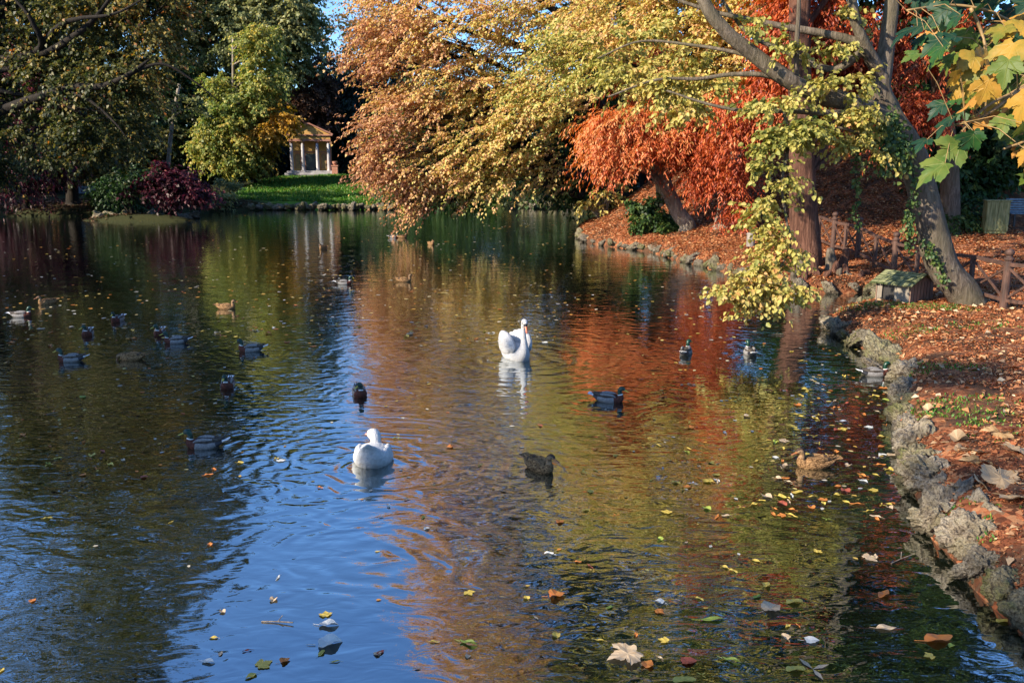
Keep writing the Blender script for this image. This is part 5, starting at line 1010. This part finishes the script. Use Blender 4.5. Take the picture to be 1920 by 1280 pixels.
hero_l = [(1172, 1230, 58, 'maple', 'tan', 200, 'large pale yellow lobed leaf floating low in the middle of the near water'), (1758, 1200, 52, 'oval', 'orange', 10, 'large bright orange leaf floating near the lower right corner'), (1490, 1256, 34, 'oval', 'yellow', 5, 'yellow oval leaf at the bottom beside the three-pronged one'), (1524, 1254, 60, 'prong', 'tan', 20, 'three-pronged pale leaf at the bottom edge of the water'),
    (1445, 1142, 40, 'round', 'tan', 30, 'round tan leaf with a stalk on dark water below the olive reflections'), (1660, 1178, 34, 'oval', 'tan', 0, 'tan oval leaf left of the large bright orange one'), (1657, 1116, 32, 'oval', 'orange', 40, 'orange leaf curled up above the tan oval one'), (1488, 1129, 30, 'oval', 'yellow', 10, 'bright yellow leaf beside the round tan one'), (1520, 1201, 28, 'round', 'pale', 0, 'cream round leaf midway between the tan and the yellow ones'), (1041, 1117, 30, 'round', 'orange', 15, 'lone round orange leaf on the brown reflections'),
    (615, 1172, 34, 'oval', 'pale', 0, 'pale leaf lying on the blue reflection, upper of two'), (614, 1207, 46, 'round', 'pale', 12, 'two-lobed pale leaf on the blue reflection, larger of the group'), (495, 1245, 28, 'maple', 'yellow', 40, 'ragged yellow-brown leaf low on the blue reflection'), (390, 1241, 24, 'oval', 'pale', -10, 'pale leaf alone on the left side of the blue reflection'), (877, 1206, 34, 'thin', 'green', -20, 'yellow-green narrow leaf on the brown edge of the reflection'), (1281, 1276, 40, 'oval', 'yellow', 5, 'golden leaf cut by the bottom edge'),
    (1214, 1247, 26, 'round', 'orange', 60, 'crumpled orange leaf touching the large pale lobed one'), (1334, 1162, 44, 'thin', 'green', 5, 'slender green-yellow leaf afloat left of the round tan one'), (1288, 1240, 30, 'round', 'red', 0, 'reddish leaf sunk between the pale lobed and the slender ones'), (1370, 1238, 32, 'thin', 'green', -25, 'narrow pale green leaf near the bottom'), (1632, 1046, 26, 'maple', 'tan', 10, 'tan lobed leaf off the yellow-mossed rock'), (1880, 1165, 26, 'oval', 'yellow', 0, 'yellow leaf at the foot of the brown wet rock')]
for px, py, s, sh, c_, a, lab in hero_l:
    q = W(px, py); fleaf(q, s*1.0*depth(q[1], 0)/1600, sh, c_, R(a), lab)
g = np.random.default_rng(77); cand = []
def zone(x0, x1, y0, y1, n, s0, s1, pw=1.0):
    for _ in range(n):
        px = x0+(x1-x0)*g.random(); py = y0+(y1-y0)*g.random()**pw; q = W(px, py)
        if sdist(np.array([q[0]]), np.array([q[1]]))[0] > -.12: continue
        cand.append((q, s0+(s1-s0)*g.random(), depth(q[1], 0)))
zone(0, 1050, 470, 650, 520, .07, .16); zone(1220, 1690, 560, 980, 250, .06, .13); zone(1450, 1690, 700, 960, 70, .06, .14); zone(950, 1900, 980, 1280, 46, .05, .09); zone(0, 600, 640, 900, 130, .05, .11); zone(600, 1250, 560, 980, 70, .05, .10); zone(0, 900, 900, 1280, 30, .05, .09); zone(880, 1110, 396, 440, 110, .12, .25); zone(0, 1080, 400, 470, 160, .10, .2); zone(1000, 1550, 480, 600, 110, .07, .15)
cand.sort(key=lambda c: -c[1]/c[2])
birds_xy = [(o.location.x, o.location.y) for o in bpy.data.objects if o.get('category') in ('duck', 'swan', 'goose')]
cand = [c for c in cand if all((c[0][0]-x)**2+(c[0][1]-y)**2 > .12 for x, y in birds_xy)]
for i, (q, s, d) in enumerate(cand[:290-len(hero_l)]):
    fleaf(q, s, SHP[int(g.integers(3))] if g.random() > .15 else ('maple' if g.random() < .6 else 'prong'), COLS[int(g.choice(6, p=CW))], g.random()*6.28)
rest = cand[290-len(hero_l):]; K = len(rest); pos = np.array([c[0] for c in rest])+np.array((0, 0, .006)); a = g.random(K)*6.28
v, f = leaf_geo(pos, np.stack([np.cos(a), np.sin(a), g.normal(size=K)*.03], 1), np.tile((0., 0., 1.), (K, 1)), np.array([c[1] for c in rest]), np.array([c[1] for c in rest])*.6, True, .03)
tag(mesh_np('floating_leaves', v, f, leaf_mat('floating_mixed', [(0, (.45, .12, .03)), (.3, (.58, .32, .06)), (.6, (.60, .46, .12)), (.8, (.55, .48, .34)), (1, (.5, .5, .45))], .1), None, np.repeat(g.random(K), 2)), kind='stuff')
for px, py, ln, a in ((98, 776, .16, 20), (520, 1168, .28, -8), (1715, 860, .5, 4), (1455, 628, .35, 8), (1690, 1050, .3, 30)):
    q = W(px, py); mb = MB(); c, s = math.cos(R(a)), math.sin(R(a)); mb.tube([(-ln/2*c, -ln/2*s, .006), (0, .01, .012), (ln/2*c, ln/2*s, .02)], .006, 5); mb.tube([(0, .01, .01), (ln*.2*c-.02, ln*.2*s+.05, .05)], .004, 5)
    tag(mb.build('twig', BK['pale'], None, loc=(q[0], q[1], 0)), {98: 'small pale forked twig floating below the large grey drake', 520: 'thin pale stick floating on the blue reflection', 1715: 'reddish stick at the waterline by the yellow-stained boulder', 1455: 'pale stick floating above the pair of drakes swimming away', 1690: 'thin stick floating off the light limestone boulders'}[px], 'twig')
# ================================================================ litter on the bank
def scatter(name, x0, x1, y0, y1, n, size, m, seed, pw=1.6, tint=(.5, .25), up=.5, minsd=.05, maxsd=99, asp=.5, ms=None, lift=.012):
    g = np.random.default_rng(seed); y = y0+(y1-y0)*g.random(n)**pw; x = x0+(x1-x0)*g.random(n)
    s = sdist(x, y); k = (s > minsd) & (s < maxsd)
    if ms is not None: k &= ms(x, y, g)
    x, y = x[k], y[k]; N = len(x); z = height(x, y)+lift
    dist = np.hypot(x, y); a = g.random(N)*6.28; sz = size*(.6+.8*g.random(N))*(.75+dist/28)
    td = np.stack([np.cos(a), np.sin(a), g.normal(size=N)*up*.6], 1); nn = np.stack([g.normal(size=N)*up, g.normal(size=N)*up, np.ones(N)], 1)
    v, f = leaf_geo(np.stack([x, y, z], 1), td, nn, sz, sz*asp, False, .2)
    return tag(mesh_np(name, v, f, m, None, np.clip(tint[0]+g.normal(size=N)*tint[1], 0, 1)), kind='stuff')
def pnoise(x, y, f): return np.array([mnoise.noise(Vector((a*f, b*f, 5.5))) for a, b in zip(x, y)])
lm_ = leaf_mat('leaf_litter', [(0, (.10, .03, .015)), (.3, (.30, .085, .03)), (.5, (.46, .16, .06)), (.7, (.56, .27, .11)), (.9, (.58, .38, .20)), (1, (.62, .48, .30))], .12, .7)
scatter('leaf_litter', 3.4, 15, 2, 34, 260000, .034, lm_, 301, 1.5, (.45, .2), .45, ms=lambda x, y, g: (pnoise(x, y, .5)+.6*pnoise(x, y, 2.2)+.25*g.random(len(x))) > -.12)
scatter('leaf_litter', 3.4, 18, 24, 48, 90000, .05, lm_, 302, 1.2, (.5, .2), .4)
scatter('leaf_litter', 3.6, 12, 3, 24, 5200, .085, lm_, 303, 1.3, (.7, .2), .4, asp=.7, lift=.02)
scatter('leaf_litter', -22, 0, 69.3, 84, 5000, .035, LM['gold'], 306, 1.0, (.6, .3), .3, lift=.12)
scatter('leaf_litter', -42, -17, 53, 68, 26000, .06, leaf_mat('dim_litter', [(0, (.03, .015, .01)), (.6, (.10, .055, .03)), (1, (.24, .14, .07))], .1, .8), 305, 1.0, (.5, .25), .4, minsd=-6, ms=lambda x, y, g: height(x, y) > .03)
def mnoise_arr(x, y): return np.array([mnoise.noise(Vector((a*3.5, b*3.5, 9))) for a, b in zip(x, y)])
def patchy(x, y, g):
    n = np.array([mnoise.noise(Vector((a*.55, b*.55, 3))) for a, b in zip(x, y)]); return n+.25*mnoise_arr(x, y) > .16
gm_ = leaf_mat('grass_blade', [(0, (.03, .10, .015)), (.6, (.08, .22, .03)), (1, (.25, .32, .06))], .3)
def blades(name, x0, x1, y0, y1, n, size, seed, ms=None, w=.12, pw=1.4):
    g = np.random.default_rng(seed); y = y0+(y1-y0)*g.random(n)**pw; x = x0+(x1-x0)*g.random(n); k = sdist(x, y) > .1
    if ms is not None: x, y = x[k], y[k]; k = ms(x, y, g)
    x, y = x[k], y[k]; N = len(x); z = height(x, y)
    td = np.stack([g.normal(size=N)*.5, g.normal(size=N)*.5, np.ones(N)], 1); s = size*(.5+g.random(N)); v, f = leaf_geo(np.stack([x, y, z], 1), td, g.normal(size=(N, 3)), s, s*w, False, .2)
    return tag(mesh_np(name, v, f, gm_, None, np.clip(.5+g.normal(size=N)*.25, 0, 1)), kind='stuff')
blades('weeds', 4.2, 12, 5, 20, 60000, .042, 311, patchy, .4)
blades('lawn_grass', -23, -1, 69.3, 86, 60000, .22, 312, None, .3, 1.0)
gt = leaf_mat('dry_leaf', [(0, (.40, .26, .13)), (1, (.58, .42, .24))], .2)
DL = flat_leaf('maple', gt, 'dry_leaf', 3); DL2 = flat_leaf('round', gt, 'dry_leaf', 5)
for px, py, s, a, lab in [(1832, 872, 40, 80, 'folded tan leaf standing up among red litter'), (1812, 918, 60, 190, 'broad dry maple leaf on top of the tall dark rock'), (1842, 914, 40, 10, 'smaller dry leaf touching the broad maple leaf'), (1880, 900, 60, 30, 'pale curled maple leaf near the right edge'), (1905, 938, 60, 200, 'orange-brown maple leaf at the right edge'), (1800, 850, 26, 45, 'yellow-tan round leaf by green weeds'), (1822, 848, 44, 170, 'long tan leaf lying above the bank boulders'), (1795, 826, 30, 0, 'small ochre leaf near the second-row stones'), (1872, 818, 40, 60, 'greyish dry leaf in shaded litter'), (1905, 845, 44, 100, 'crumpled grey leaf cut by the right edge'), (1740, 770, 20, 0, 'yellow leaf resting on a dark grey rock')]:
    q = W(px, py, .62); zz = hz(q[0], q[1])+.03; q = W(px, py, zz)
    o = bpy.data.objects.new('dry_leaf', DL if s > 35 else DL2); COL.objects.link(o); o.location = [float(v) for v in q]; sz = s*1.15*depth(q[1], zz)/1600; o.scale = (sz, sz, sz*2.2); o.rotation_euler = (.25, -.2 if s != 40 else .7, R(a)); tag(o, lab, 'leaf')
